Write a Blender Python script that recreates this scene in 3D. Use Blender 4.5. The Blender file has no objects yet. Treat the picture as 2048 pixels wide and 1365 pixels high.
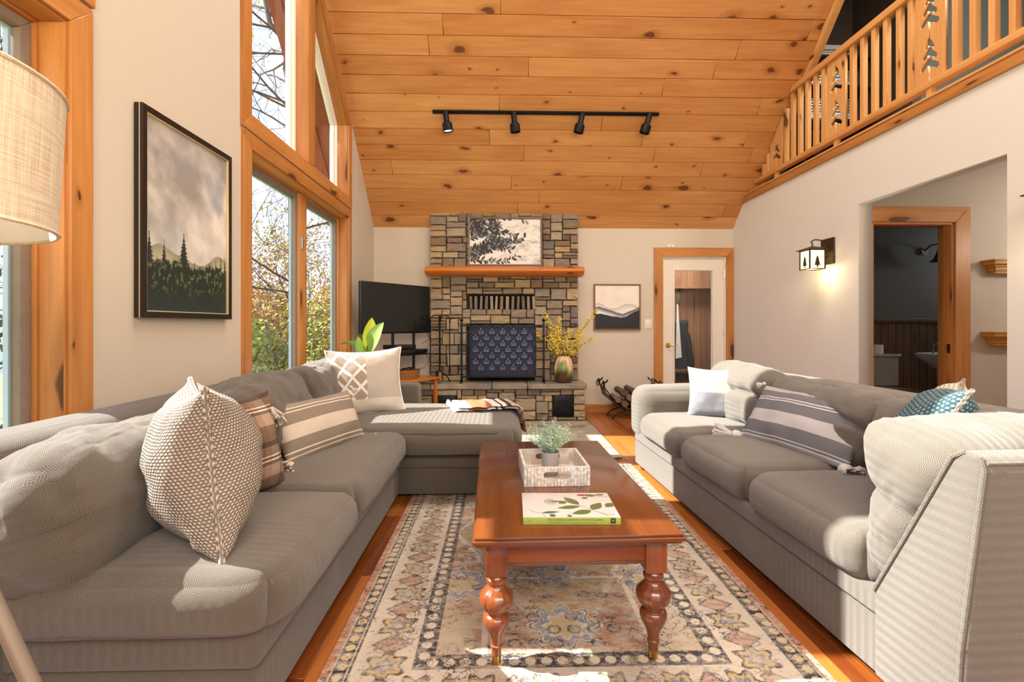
import bpy, bmesh, math, random
import numpy as np
from mathutils import Vector, Matrix, noise as mn
R = math.radians
sc = bpy.context.scene
col = sc.collection
# ------------------------------------------------------------------ camera, sky, sun, exposure
YAW = math.atan(24/943)
cd = bpy.data.cameras.new('camera'); cam = bpy.data.objects.new('camera', cd); col.objects.link(cam)
cam.location = (0, 0, 1.15); cam.rotation_euler = (R(90), 0, -YAW)
cd.sensor_width = 36; cd.lens = 943/2048*36; cd.shift_y = -32.5/2048; cd.clip_start = .05; cd.clip_end = 400
sc.camera = cam
sc.view_settings.view_transform = 'Standard'; sc.view_settings.look = 'None'
sc.view_settings.gamma = 1; sc.view_settings.use_curve_mapping = False
sc.view_settings.exposure = 1.38
w = bpy.data.worlds.new('sky'); sc.world = w; w.use_nodes = True
nt = w.node_tree; nt.nodes.clear()
def _n(t): return nt.nodes.new(t)
tc = _n('ShaderNodeTexCoord'); sp = _n('ShaderNodeSeparateXYZ'); rp = _n('ShaderNodeValToRGB'); bg = _n('ShaderNodeBackground'); ow = _n('ShaderNodeOutputWorld')
nz = _n('ShaderNodeTexNoise'); mx = _n('ShaderNodeMix'); cr = _n('ShaderNodeValToRGB')
nt.links.new(tc.outputs['Generated'], sp.inputs[0]); nt.links.new(sp.outputs[2], rp.inputs[0])
e = rp.color_ramp.elements; e[0].position = 0; e[0].color = (.60, .72, .90, 1); e[1].position = .8; e[1].color = (.22, .42, .85, 1)
m_ = rp.color_ramp.elements.new(.3); m_.color = (.40, .58, .90, 1)
nz.inputs['Scale'].default_value = 2.2; nz.inputs['Detail'].default_value = 6
nt.links.new(tc.outputs['Generated'], nz.inputs['Vector']); nt.links.new(nz.outputs[0], cr.inputs[0])
cr.color_ramp.elements[0].position = .42; cr.color_ramp.elements[1].position = .72
mx.data_type = 'RGBA'; nt.links.new(cr.outputs[0], mx.inputs[0]); nt.links.new(rp.outputs[0], mx.inputs[6]); mx.inputs[7].default_value = (.9, .93, 1, 1)
nt.links.new(mx.outputs[2], bg.inputs[0]); bg.inputs[1].default_value = 1.0; nt.links.new(bg.outputs[0], ow.inputs[0])
SUN_DIR = Vector((1, -.04, -1.0))
sd = bpy.data.lights.new('sun', 'SUN'); so = bpy.data.objects.new('sun', sd); col.objects.link(so)
so.rotation_euler = SUN_DIR.to_track_quat('-Z', 'Y').to_euler(); so.location = (-20, 2, 20)
sd.energy = 7.0; sd.angle = R(.6); sd.color = (1, .93, .82)
def area(name, loc, rot, sx, sy, en, c=(1, .95, .88)):
    a = bpy.data.lights.new(name, 'AREA'); a.shape = 'RECTANGLE'; a.size = sx; a.size_y = sy; a.energy = en; a.color = c
    o = bpy.data.objects.new(name, a); col.objects.link(o); o.location = loc; o.rotation_euler = rot
    return o
# added fill lights; the warm one also stands for lamplight behind the camera
area('room_fill', (.7, -1.0, 2.3), (R(72), 0, 0), 3.4, .8, 52, (1, .80, .60))
area('ridge_fill', (.7, 2.4, 5.6), (0, 0, 0), 3.0, 1.2, 60, (1, .94, .86))  # unseen fill added under the ridge to lift the ambient level
area('loft_fill', (3.8, 2.9, 5.25), (0, 0, 0), .6, .6, 34, (1, .93, .85))  # unseen fill added to brighten the loft
def point(name, loc, en, c, r=.08):
    a = bpy.data.lights.new(name, 'POINT'); a.energy = en; a.color = c; a.shadow_soft_size = r
    o = bpy.data.objects.new(name, a); col.objects.link(o); o.location = loc
point('hall_fill', (5.0, 3.2, 1.95), 8, (1, .93, .84)); point('bath_fill', (6.2, 5.2, 2.0), 5, (.85, .92, 1))  # unseen point fills added to brighten the hall and bathroom

# ------------------------------------------------------------------ helpers
def rgb(h):
    h = h.lstrip('#'); v = [int(h[i:i+2], 16)/255 for i in (0, 2, 4)]
    return tuple(c/12.92 if c <= .04045 else ((c+.055)/1.055)**2.4 for c in v) + (1,)
class G:
    """small node graph helper"""
    def __init__(s, name, rough=.6):
        s.m = bpy.data.materials.new(name); s.m.use_nodes = True; s.t = s.m.node_tree; s.t.nodes.clear()
        s.b = s.t.nodes.new('ShaderNodeBsdfPrincipled'); o = s.t.nodes.new('ShaderNodeOutputMaterial')
        s.t.links.new(s.b.outputs[0], o.inputs[0]); s.b.inputs['Roughness'].default_value = rough; s.out = o
    def put(s, sock, v):
        if isinstance(v, bpy.types.NodeSocket): s.t.links.new(v, sock)
        else: sock.default_value = v
    def node(s, ty, ins={}, out=0, **props):
        n = s.t.nodes.new(ty)
        for k, v in props.items(): setattr(n, k, v)
        for k, v in ins.items(): s.put(n.inputs[k], v)
        return n.outputs[out]
    def uv(s): return s.node('ShaderNodeUVMap')
    def obj(s): return s.node('ShaderNodeTexCoord', out='Object')
    def rnd(s): return s.node('ShaderNodeObjectInfo', out='Random')
    def math(s, op, a, b=0.0, c=0.0, clamp=False):
        n = s.t.nodes.new('ShaderNodeMath'); n.operation = op; n.use_clamp = clamp
        s.put(n.inputs[0], a); s.put(n.inputs[1], b); s.put(n.inputs[2], c); return n.outputs[0]
    def vm(s, op, a, b=(0, 0, 0)):
        n = s.t.nodes.new('ShaderNodeVectorMath'); n.operation = op; s.put(n.inputs[0], a); s.put(n.inputs[1], b); return n.outputs[0]
    def xyz(s, v):
        n = s.t.nodes.new('ShaderNodeSeparateXYZ'); s.put(n.inputs[0], v); return n.outputs
    def comb(s, x, y, z=0.0):
        n = s.t.nodes.new('ShaderNodeCombineXYZ'); s.put(n.inputs[0], x); s.put(n.inputs[1], y); s.put(n.inputs[2], z); return n.outputs[0]
    def noise(s, v, scale=5, detail=3, rough=.5, dist=0.0, out=0):
        return s.node('ShaderNodeTexNoise', {'Vector': v, 'Scale': scale, 'Detail': detail, 'Roughness': rough, 'Distortion': dist}, out)
    def ramp(s, f, stops, interp='LINEAR'):
        n = s.t.nodes.new('ShaderNodeValToRGB'); s.put(n.inputs[0], f); r = n.color_ramp; r.interpolation = interp
        while len(r.elements) < len(stops): r.elements.new(.5)
        for el, (p, c) in zip(r.elements, stops):
            el.position = p; el.color = rgb(c) if isinstance(c, str) else (c if len(c) == 4 else tuple(c)+(1,))
        return n.outputs[0]
    def mix(s, f, a, b, mode='MIX'):
        n = s.t.nodes.new('ShaderNodeMix'); n.data_type = 'RGBA'; n.blend_type = mode
        s.put(n.inputs[0], f); s.put(n.inputs[6], rgb(a) if isinstance(a, str) else a); s.put(n.inputs[7], rgb(b) if isinstance(b, str) else b)
        return n.outputs[2]
    def rng(s, v, a, b, c=0.0, d=1.0, smooth=False):
        n = s.t.nodes.new('ShaderNodeMapRange'); n.interpolation_type = 'SMOOTHSTEP' if smooth else 'LINEAR'
        for i, q in enumerate((v, a, b, c, d)): s.put(n.inputs[i], q)
        return n.outputs[0]
    def color(s, c): s.put(s.b.inputs['Base Color'], rgb(c) if isinstance(c, str) else c)
    def bump(s, h, dist=.002, strength=1.0):
        n = s.t.nodes.new('ShaderNodeBump'); s.put(n.inputs['Height'], h); n.inputs['Distance'].default_value = dist; n.inputs['Strength'].default_value = strength
        s.t.links.new(n.outputs[0], s.b.inputs['Normal'])
M = {}
def plain(name, c, rough=.6, metal=0.0, var=.06, sc_=8, bump=0.0):
    g = G(name, rough); n = g.noise(g.obj(), sc_, 4)
    base = rgb(c)
    lo = tuple(v*(1-var) for v in base[:3])+(1,); hi = tuple(min(1, v*(1+var)) for v in base[:3])+(1,)
    g.color(g.mix(n, lo, hi)); g.b.inputs['Metallic'].default_value = metal
    if bump: g.bump(g.noise(g.obj(), sc_*12, 3), bump)
    M[name] = g.m; return g
def wood(name, light, dark, knot=None, ks=(4.0, 9.0), rough=.42, grain=(1.6, 34), kd=.11, thr=.45, var=.25, knotcol='#3a1606', coat=0.0):
    g = G(name, rough); r = g.rnd(); uv = g.uv(); off = g.math('MULTIPLY', r, 61.7)
    p = g.vm('ADD', uv, g.comb(off, off, 0.0)); x = g.xyz(p)
    gv = g.comb(g.math('MULTIPLY', x[0], grain[0]), g.math('MULTIPLY', x[1], grain[1]))
    n1 = g.noise(gv, 1, 5, .6, .6); n2 = g.noise(g.comb(g.math('MULTIPLY', x[0], 1.1), g.math('MULTIPLY', x[1], 5)), 1, 3)
    f = g.math('ADD', g.math('MULTIPLY', n1, .6), g.math('MULTIPLY', n2, .5))
    f = g.math('ADD', f, g.math('MULTIPLY', g.math('SUBTRACT', r, .5), var))
    c = g.ramp(g.rng(f, .3, .8), [(0, dark), (1, light)])
    if knot:
        kv = g.comb(g.math('MULTIPLY', x[0], ks[0]), g.math('MULTIPLY', x[1], ks[1]))
        kv = g.vm('ADD', kv, g.vm('SCALE' if False else 'MULTIPLY', g.noise(kv, 2.5, 2, out=1), (.35, .35, 0)))
        vn = g.t.nodes.new('ShaderNodeTexVoronoi'); vn.voronoi_dimensions = '2D'; vn.inputs['Randomness'].default_value = 1.0; g.put(vn.inputs['Vector'], kv); vn.inputs['Scale'].default_value = 1
        cr_ = g.xyz(vn.outputs['Color']); on = g.math('GREATER_THAN', cr_[0], thr)
        rad = g.math('MULTIPLY', g.math('ADD', g.math('MULTIPLY', g.math('POWER', cr_[1], 2.0), 1.5), .30), kd)
        d = g.math('DIVIDE', vn.outputs['Distance'], rad)
        halo = g.math('MULTIPLY', g.rng(d, .8, 3.2, 1, 0, True), on); core = g.math('MULTIPLY', g.rng(d, .75, 1.15, 1, 0, True), on)
        c = g.mix(g.math('MULTIPLY', halo, .45), c, knot); c = g.mix(g.math('MULTIPLY', core, .85), c, knotcol)
    g.color(c); g.bump(n1, .0006)
    if coat: g.b.inputs['Coat Weight'].default_value = coat; g.b.inputs['Coat Roughness'].default_value = .12
    M[name] = g.m; return g

wood('pine_ceiling', '#dca468', '#b9793e', '#8c4e1e', ks=(2.6, 6.5), kd=.085, thr=.62, knotcol='#5a2a10')
wood('pine_trim', '#cf9050', '#9f642c', '#7c4216', ks=(1.6, 6.0), kd=.10, thr=.55)
wood('pine_rail', '#dfac70', '#c58a4c', '#9a5a22', ks=(1.5, 5.0), kd=.08, thr=.7)
wood('mantel_log', '#d27f34', '#a85a18', '#7a3a0c', ks=(1.5, 5), kd=.05, thr=.7, rough=.3)
wood('oak_floor', '#b26a2e', '#6e3514', None, rough=.28, grain=(1.2, 60), var=.7, coat=.25)
wood('cherry_table', '#6e3d1f', '#42200e', None, rough=.22, grain=(1.2, 22), coat=.5)
wood('cherry_leg', '#8a4a26', '#562812', None, rough=.25, grain=(1.2, 22), coat=.5)
wood('dark_panel', '#6a4a30', '#4a3220', '#24140a', ks=(1.5, 6), kd=.08)
wood('mud_panel', '#a87e5e', '#8a6148', '#5a3a28', ks=(1.2, 5), kd=.1, thr=.4)
wood('grey_frame_wood', '#8c7766', '#5e4e42', None, rough=.7)
wood('brown_frame_wood', '#8a6240', '#644225', None, rough=.6)
wood('shelf_wood', '#dba24e', '#c08432', None, rough=.4)
wood('bark', '#6b5c4e', '#3a3028', None, rough=.9, grain=(3, 30))
wood('firewood', '#7a6350', '#43352a', None, rough=.9, grain=(3, 30))
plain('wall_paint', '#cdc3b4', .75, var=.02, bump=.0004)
plain('wall_white', '#dcd9d2', .75, var=.02, bump=.0004)
plain('white_ceiling', '#e9e6e0', .8, var=.01)
plain('white_paint', '#e6dfd3', .45, var=.02)
plain('white_vinyl', '#e8e6e0', .4, var=.02)
plain('sash_grey', '#85796c', .7, var=.15, sc_=25)
plain('screen_edge', '#a9bcc6', .4, var=.05)
plain('exterior_red', '#7a3a2a', .7, var=.15)
plain('black_iron', '#17181a', .45, .6, var=.2, sc_=20)
plain('black_plastic', '#0e0f11', .3, var=.1)
plain('black_frame', '#1a1815', .35, var=.1)
plain('gold_line', '#d8c49a', .4, .3)
plain('mesh_sky_tint', '#0d1330', .6, .0, var=.4, sc_=40)  # blue sky reflection painted into the dark mesh colour
plain('arch_metal', '#2b3350', .45, .3)
plain('fan_metal', '#7484ac', .5, .2, var=.2)
plain('brass', '#c9a052', .25, 1.0)
plain('bronze', '#4a3a2a', .45, .7, var=.2)
plain('nickel', '#b9b4ac', .3, 1.0)
plain('mortar', '#4a4038', .95, var=.2)
plain('recess_dark', '#0d0c0c', .95)
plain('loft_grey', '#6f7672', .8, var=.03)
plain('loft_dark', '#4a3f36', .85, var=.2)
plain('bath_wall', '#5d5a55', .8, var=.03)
plain('ceramic', '#cfd6dd', .12, var=.02)
plain('ceramic_beige', '#a8a29a', .15, var=.02)  # greyer beige ceramic for the toilet
plain('paper_white', '#efece6', .8)
plain('tassel', '#d8cab8', .95, var=.2, sc_=60, bump=.002)
plain('tassel_cool', '#cfccc8', .95, var=.2, sc_=60, bump=.002)
plain('concrete', '#9b9893', .8, var=.12, sc_=30, bump=.0006)
plain('soil', '#1d1814', .95)
plain('leaf_blue', '#8fb0a2', .6, var=.25, sc_=20)
plain('leaf_pale', '#b9c99a', .6, var=.2, sc_=20)
plain('leaf_big', '#8fae5a', .4, var=.25, sc_=10)
plain('leaf_bright', '#c3d23c', .4, var=.2, sc_=10)
plain('forsythia', '#f2d84a', .6, var=.2)
plain('twig', '#5a4630', .9)
plain('basket', '#9a6a38', .8, var=.4, sc_=60, bump=.003)
plain('leather', '#6e4a2c', .6, var=.2)
plain('fol_green', '#a3a154', .8, var=.5, sc_=1.5)
plain('fol_yellow', '#c4aa50', .8, var=.4, sc_=1.5)
plain('fol_rust', '#b0805a', .8, var=.4, sc_=1.5)
plain('fol_dark', '#4a5a2c', .8, var=.4, sc_=1.5)
plain('grass', '#8a8a4a', .9, var=.4, sc_=.3)
plain('far_hill', '#6f7d74', .9, var=.2, sc_=.05)
plain('roofing', '#4a4744', .9, var=.2)
plain('book_white', '#cdc9c5', .35, var=.02)
plain('book_green', '#9aa84c', .4, var=.03)
plain('leaf_print', '#5c6b3a', .45, var=.15, sc_=30)
plain('leaf_print_blue', '#4a6450', .45, var=.1)
plain('red_print', '#a04a3a', .45, var=.2, sc_=90)
plain('stem_print', '#8a8468', .5)
plain('ink', '#2c3a20', .5)
plain('ink_grey', '#6f7a3a', .5)
plain('jacket', '#20282c', .9, var=.2)
plain('lamp_pole', '#a09384', .4, .5)
plain('steel_trim', '#b8b8b8', .3, .9)
plain('far_shelf', '#241a14', .8, var=.2)
plain('blue_tape', '#4f6f92', .8)
# glass
g = G('glass', .0); t = g.t; tr = t.nodes.new('ShaderNodeBsdfTransparent'); gl = t.nodes.new('ShaderNodeBsdfGlossy'); ms = t.nodes.new('ShaderNodeMixShader'); fr = t.nodes.new('ShaderNodeLayerWeight')
gl.inputs['Roughness'].default_value = .02;  tr.inputs[0].default_value = (.97, .99, 1, 1)
t.links.new(g.math('MULTIPLY_ADD', g.math('POWER', fr.outputs['Facing'], 5.0), .5, .035), ms.inputs[0]); t.links.new(tr.outputs[0], ms.inputs[1]); t.links.new(gl.outputs[0], ms.inputs[2]); t.links.new(ms.outputs[0], g.out.inputs[0]); M['glass'] = g.m
g = G('tv_screen', .12); g.color('#161b1c'); M['tv_screen'] = g.m
# lampshade linen
g = G('linen_shade', .9); x = g.xyz(g.uv())
th_ = g.math('ADD', g.noise(g.comb(g.math('MULTIPLY', x[0], 8), g.math('MULTIPLY', x[1], 260)), 1, 2), g.noise(g.comb(g.math('MULTIPLY', x[0], 260), g.math('MULTIPLY', x[1], 8)), 1, 2))
g.color(g.ramp(g.rng(th_, .7, 1.3), [(0, '#c3b296'), (1, '#eadfcb')])); g.b.inputs['Transmission Weight'].default_value = 0
g.b.inputs['Subsurface Weight'].default_value = .0; g.bump(th_, .0006); M['linen_shade'] = g.m
# stone: object random picks the colour
def stone_mat(name, stops):
    g = G(name, .85); r = g.rnd(); o = g.obj(); off = g.vm('ADD', o, g.comb(g.math('MULTIPLY', r, 50), 0.0, 0.0))
    base = g.ramp(r, stops, 'CONSTANT'); n = g.noise(off, 2.2, 6, .65); n2 = g.noise(off, 1.1, 3, .5, 1.0)
    c = g.mix(g.rng(n, .3, .75), g.mix(.35, base, '#4a4038'), base); c = g.mix(g.rng(n2, .55, .75, 0, .5), c, '#b59467')
    g.color(c); g.bump(g.noise(off, 6, 8, .7), .02); M[name] = g.m
stone_mat('stone', [(0, '#bca78a'), (.1, '#a89c8c'), (.2, '#d0b58c'), (.3, '#8a8178'), (.38, '#cdb38a'), (.5, '#a0907e'), (.58, '#d6be98'), (.66, '#a89683'), (.74, '#756c64'), (.8, '#a0846e'), (.87, '#c2b39a'), (.94, '#8f8570')])
g = G('slab_stone', .7); n = g.noise(g.obj(), 3, 8, .65, .5); g.color(g.ramp(n, [(.25, '#5f5a54'), (.5, '#8f8573'), (.75, '#b7a17c')])); g.bump(n, .01); M['slab_stone'] = g.m
# fabrics
def herring(name, lt, dk, p=.032, q=.0052, fade=None, mixf=.8):
    g = G(name, .95); x = g.xyz(g.uv())
    tri = g.math('PINGPONG', x[0], p/2)
    s = g.math('SINE', g.math('MULTIPLY', g.math('ADD', x[1], g.math('MULTIPLY', tri, 1.0)), 2*math.pi/q))
    s = g.math('MULTIPLY_ADD', s, .5, .5)
    n = g.noise(g.obj(), 900, 2); big = g.noise(g.obj(), 3.0, 4)
    f = g.math('ADD', g.math('MULTIPLY', s, .55), g.math('MULTIPLY', n, .45))
    c = g.mix(g.rng(f, .15, .85), dk, lt); c = g.mix(g.rng(big, .35, .7, 0, .18), c, dk)
    g.color(c); g.bump(f, .0012); g.b.inputs['Sheen Weight'].default_value = .25; g.b.inputs['Sheen Roughness'].default_value = .6; M[name] = g.m
herring('sofa_fabric', '#706659', '#302923')
herring('sofa_fabric_cool', '#7d766b', '#3a3632')
def stripes(name, stops, axis=1, bumpq=.004):
    g = G(name, .95); x = g.xyz(g.uv()); c = g.ramp(x[axis], stops, 'CONSTANT')
    o = g.obj(); n = g.noise(o, 420, 2); weave = g.noise(g.comb(g.math('MULTIPLY', x[0], 260), g.math('MULTIPLY', x[1], 160)), 1, 1)
    c = g.mix(g.rng(weave, .3, .7, 0, .35), c, '#5a5048'); g.color(c); g.bump(g.math('ADD', n, weave), .0012); M[name] = g.m
T, Cc, L_ = '#8f8172', '#d9cbb9', '#efe3d0'
stripes('lumbar_tan', [(0, '#a09282'), (.08, L_), (.10, T), (.16, L_), (.18, T), (.36, Cc), (.60, T), (.80, L_), (.82, T), (.86, L_), (.88, '#a09282')])
T, Cc, L_ = '#6f7078', '#c2c0c2', '#e6e4e2'
stripes('lumbar_blue', [(0, '#a5a4a8'), (.06, L_), (.075, '#77787f'), (.11, L_), (.125, T), (.32, Cc), (.52, T), (.70, L_), (.715, '#77787f'), (.75, L_), (.765, T), (.90, '#b4b3b5')])
stripes('throw_stripe', [(0, '#f0ece8'), (.13, '#a86f48'), (.34, '#efeae6'), (.43, '#2e2c2e'), (.455, '#efeae6'), (.50, '#2e2c2e'), (.54, '#c9b4a0'), (.68, '#efeae6'), (.74, '#3a3434'), (.76, '#d8d0ca'), (.83, '#8a7468'), (.90, '#c98a6a'), (.95, '#3a3434')], axis=0)
g = G('plaid', .95); x = g.xyz(g.uv())
cA = g.ramp(g.math('FRACT', g.math('MULTIPLY', x[1], 2.0)), [(0, '#7d6656'), (.3, '#ad9684'), (.55, '#7a6454'), (.62, '#f2e3cc'), (.65, '#7a6454'), (.70, '#f2e3cc'), (.73, '#8e7868'), (.9, '#5c493e')], 'CONSTANT')
cB = g.ramp(g.math('FRACT', g.math('MULTIPLY', x[0], 3.0)), [(0, '#ffffff'), (.45, '#c0a89c'), (.6, '#f5e4d0'), (.63, '#c0a89c'), (.75, '#e8d8cc')], 'CONSTANT')
g.color(g.mix(.8, cA, cB, 'MULTIPLY')); g.bump(g.noise(g.obj(), 500, 2), .001); M['plaid'] = g.m
def knit(name, lt, dk, half=None, sc_=42):
    g = G(name, .95); x = g.xyz(g.uv()); v = g.comb(g.math('MULTIPLY', x[0], sc_), g.math('MULTIPLY', x[1], sc_))
    rowi = g.math('FLOOR', g.math('MULTIPLY', x[1], sc_*1.3)); sh = g.math('MULTIPLY', g.math('MODULO', rowi, 2.0), .5)
    a = g.math('SINE', g.math('MULTIPLY', g.math('ADD', g.math('MULTIPLY', x[0], sc_), sh), 2*math.pi)); b = g.math('SINE', g.math('MULTIPLY', g.math('FRACT', g.math('MULTIPLY', x[1], sc_*1.3)), math.pi))
    f = g.math('MULTIPLY', g.math('MULTIPLY_ADD', a, .5, .5), b); f = g.math('ADD', f, g.math('MULTIPLY', g.math('SUBTRACT', g.noise(v, 1.2, 3), .5), .6))
    c = g.mix(g.rng(f, .1, .6), dk, lt)
    if half: c = g.mix(g.rng(x[0], half[0], half[1], 0, 1), c, g.mix(g.rng(f, .1, .6), half[2], half[3]))
    g.color(c); g.bump(f, .006); M[name] = g.m
knit('knit_cream', '#cfc4b4', '#7a6f66')
knit('knit_teal', '#e6e2d4', '#a5a598', half=(.42, .5, '#33515c', '#7d9aa0'), sc_=26)
def cellpat(name, body):
    g = G(name, .95); body(g); M[name] = g.m
def _tribal(g):
    x = g.xyz(g.uv()); u, v = x[0], x[1]
    # light zigzag diamonds on left field
    uu = g.math('PINGPONG', g.math('MULTIPLY', u, 1.0), .30); d = g.math('ABSOLUTE', g.math('SUBTRACT', g.math('PINGPONG', g.math('ADD', v, uu), .25), .125))
    d2 = g.math('ABSOLUTE', g.math('SUBTRACT', g.math('PINGPONG', g.math('SUBTRACT', v, g.math('MULTIPLY', uu, 1.4)), .30), .15))
    pat = g.math('MAXIMUM', g.math('LESS_THAN', d, .028), g.math('LESS_THAN', d2, .03))
    left = g.mix(pat, '#9c9084', '#e4ded4')
    right = g.mix(g.rng(g.noise(g.comb(g.math('MULTIPLY', u, 30), g.math('MULTIPLY', v, 160)), 1, 2), .3, .7), '#a89e92', '#bdb4a8')
    c = g.mix(g.math('GREATER_THAN', u, .48), left, right); c = g.mix(g.math('LESS_THAN', v, .24), c, '#cfc7bb')
    g.color(c); g.bump(g.noise(g.obj(), 400, 2), .001)
cellpat('tribal', _tribal)
def _block(g):
    x = g.xyz(g.uv()); u, v = x[0], x[1]
    st = g.math('LESS_THAN', g.math('FRACT', g.math('MULTIPLY', v, 22)), .35)
    top = g.mix(st, '#cfc4b1', '#b8ac98'); low = g.mix(g.noise(g.comb(u, v), 200, 2), '#6c7078', '#8f9298'); low = g.mix(g.math('GREATER_THAN', u, .68), low, '#ded7ca')
    g.color(g.mix(g.math('LESS_THAN', v, .50), top, low)); g.bump(g.noise(g.obj(), 400, 2), .001)
cellpat('block_pillow', _block)
# rug: motif layout in a colour attribute, distress and pile in nodes
def vcol(name, rough=.6, distress=None):
    g = G(name, rough); c = g.node('ShaderNodeVertexColor', layer_name='Col')
    if distress:
        o = g.obj(); x = g.xyz(o)
        a = g.noise(g.comb(g.math('MULTIPLY', x[0], 1.0), g.math('MULTIPLY', x[1], 3.0)), 14, 8, .75); b = g.noise(o, 120, 3, .7)
        k = g.rng(g.math('ADD', g.math('MULTIPLY', a, .7), g.math('MULTIPLY', b, .3)), .47, .55); c = g.mix(g.math('MULTIPLY', k, distress[0]), c, distress[1])
        ds = g.rng(g.math('ADD', g.math('MULTIPLY', g.noise(g.vm('ADD', g.comb(g.math('MULTIPLY', x[0], .8), g.math('MULTIPLY', x[1], 3.0)), (7, 3, 0)), 26, 6, .75), .8), g.math('MULTIPLY', b, .2)), .585, .615)
        c = g.mix(g.math('MULTIPLY', ds, .85), c, distress[2])
        cn = g.math('ABSOLUTE', g.math('SUBTRACT', g.noise(g.vm('ADD', o, (3, 9, 0)), 24, 3, .6, .4), .5)); mk = g.rng(g.noise(o, 5, 3), .44, .60)
        c = g.mix(g.math('MULTIPLY', g.math('MULTIPLY', g.rng(cn, .012, .024, 1, 0), mk), .8 if distress[0] < .58 else .3), c, distress[2]); g.bump(g.noise(o, 260, 3), .003)
    g.color(c); M[name] = g.m
vcol('rug_main', .95, (.55, '#c3b8a6', '#1e1e26'))
vcol('rug_small', .95, (.6, '#b3a792', '#75685a'))
vcol('art_paint', .6)
vcol('vase_glaze', .3)
# lamp glow
def emis(name, c, s):
    g = G(name); e_ = g.t.nodes.new('ShaderNodeEmission'); e_.inputs[0].default_value = rgb(c); e_.inputs[1].default_value = s; g.t.links.new(e_.outputs[0], g.out.inputs[0]); M[name] = g.m
emis('lantern_glow', '#ffdf9c', 1.1); emis('spot_glow', '#ffe2b0', 1.5); emis('blind_glow', '#fff6e8', .35)

# ------------------------------------------------------------------ mesh building
class MB:
    def __init__(s): s.v = []; s.f = []
    def add(s, vs, fs):
        k = len(s.v); s.v += [tuple(q) for q in vs]; s.f += [tuple(i+k for i in f) for f in fs]; return s
    def box(s, x0, x1, y0, y1, z0, z1):
        return s.add([(x0, y0, z0), (x1, y0, z0), (x1, y1, z0), (x0, y1, z0), (x0, y0, z1), (x1, y0, z1), (x1, y1, z1), (x0, y1, z1)],
                     [(0, 3, 2, 1), (4, 5, 6, 7), (0, 1, 5, 4), (1, 2, 6, 5), (2, 3, 7, 6), (3, 0, 4, 7)])
    def obox(s, c, ax, ay, az, hx, hy, hz):
        c, ax, ay, az = map(Vector, (c, ax, ay, az)); vs = []
        for dz in (-1, 1):
            for dx, dy in ((-1, -1), (1, -1), (1, 1), (-1, 1)): vs.append(c+ax*hx*dx+ay*hy*dy+az*hz*dz)
        return s.add(vs, [(0, 3, 2, 1), (4, 5, 6, 7), (0, 1, 5, 4), (1, 2, 6, 5), (2, 3, 7, 6), (3, 0, 4, 7)])
    def prism(s, pts, a0, a1, axis='x'):
        """polygon pts in the two other axes, extruded along axis"""
        n = len(pts)
        def mk(p, a): return {'x': (a, p[0], p[1]), 'y': (p[0], a, p[1]), 'z': (p[0], p[1], a)}[axis]
        vs = [mk(p, a0) for p in pts]+[mk(p, a1) for p in pts]
        fs = [tuple(range(n)), tuple(range(2*n-1, n-1, -1))]+[(i, (i+1) % n+0, (i+1) % n+n, i+n)[::-1] for i in range(n)]
        return s.add(vs, fs)
    def tube(s, pts, r, n=8, cap=True):
        pts = [Vector(p) for p in pts]; rs = r if isinstance(r, (list, tuple)) else [r]*len(pts); vs = []; prev = None
        for i, p in enumerate(pts):
            d = (pts[min(i+1, len(pts)-1)]-pts[max(i-1, 0)]); d = d.normalized() if d.length > 1e-9 else Vector((0, 0, 1))
            if prev is None: a = d.orthogonal().normalized()
            else:
                a = prev-d*prev.dot(d); a = a.normalized() if a.length > 1e-6 else d.orthogonal().normalized()
            prev = a; b = d.cross(a)
            for k in range(n):
                t_ = 2*math.pi*k/n; vs.append(p+(a*math.cos(t_)+b*math.sin(t_))*rs[i])
        fs = [(i*n+k, i*n+(k+1) % n, (i+1)*n+(k+1) % n, (i+1)*n+k) for i in range(len(pts)-1) for k in range(n)]
        if cap: fs += [tuple(range(n))[::-1], tuple(range((len(pts)-1)*n, len(pts)*n))]
        return s.add(vs, fs)
    def lathe(s, prof, n=24, c=(0, 0, 0), flute=None, cap=True):
        vs = []
        for r, z in prof:
            for k in range(n):
                t_ = 2*math.pi*k/n; rr = r
                if flute and flute[0] < z < flute[1]: rr = r*(1-flute[3]*(abs(math.sin(t_*flute[2]/2))**6 if False else max(0, 1-abs(math.sin(t_*flute[2]/2))*3)))
                vs.append((c[0]+rr*math.cos(t_), c[1]+rr*math.sin(t_), c[2]+z))
        m = len(prof); fs = [(i*n+k, i*n+(k+1) % n, (i+1)*n+(k+1) % n, (i+1)*n+k) for i in range(m-1) for k in range(n)]
        if cap: fs += [tuple(range(n))[::-1], tuple(range((m-1)*n, m*n))]
        return s.add(vs, fs)
    def ball(s, c, r, n=10, m=6):
        return s.lathe([(r*math.sin(math.pi*i/m) if 0 < i < m else r*.02, -r*math.cos(math.pi*i/m)) for i in range(m+1)], n, c)
    def mesh(s, name, mat, bevel=0, smooth=False, grain=None, seg=2):
        me = bpy.data.meshes.new(name); me.from_pydata(s.v, [], s.f); me.update()
        bm = bmesh.new(); bm.from_mesh(me); bmesh.ops.recalc_face_normals(bm, faces=bm.faces)
        if bevel: bmesh.ops.bevel(bm, geom=bm.edges[:], offset=bevel, segments=seg, profile=.5, affect='EDGES', clamp_overlap=True)
        bm.to_mesh(me); bm.free(); finish(me, mat, smooth or bevel > 0, grain); return me
    def build(s, name, mat, parent=None, bevel=0, smooth=False, grain=None, loc=(0, 0, 0), rot=(0, 0, 0), seg=2):
        return link(name, s.mesh(name, mat, bevel, smooth, grain, seg), parent, loc, rot)
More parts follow.
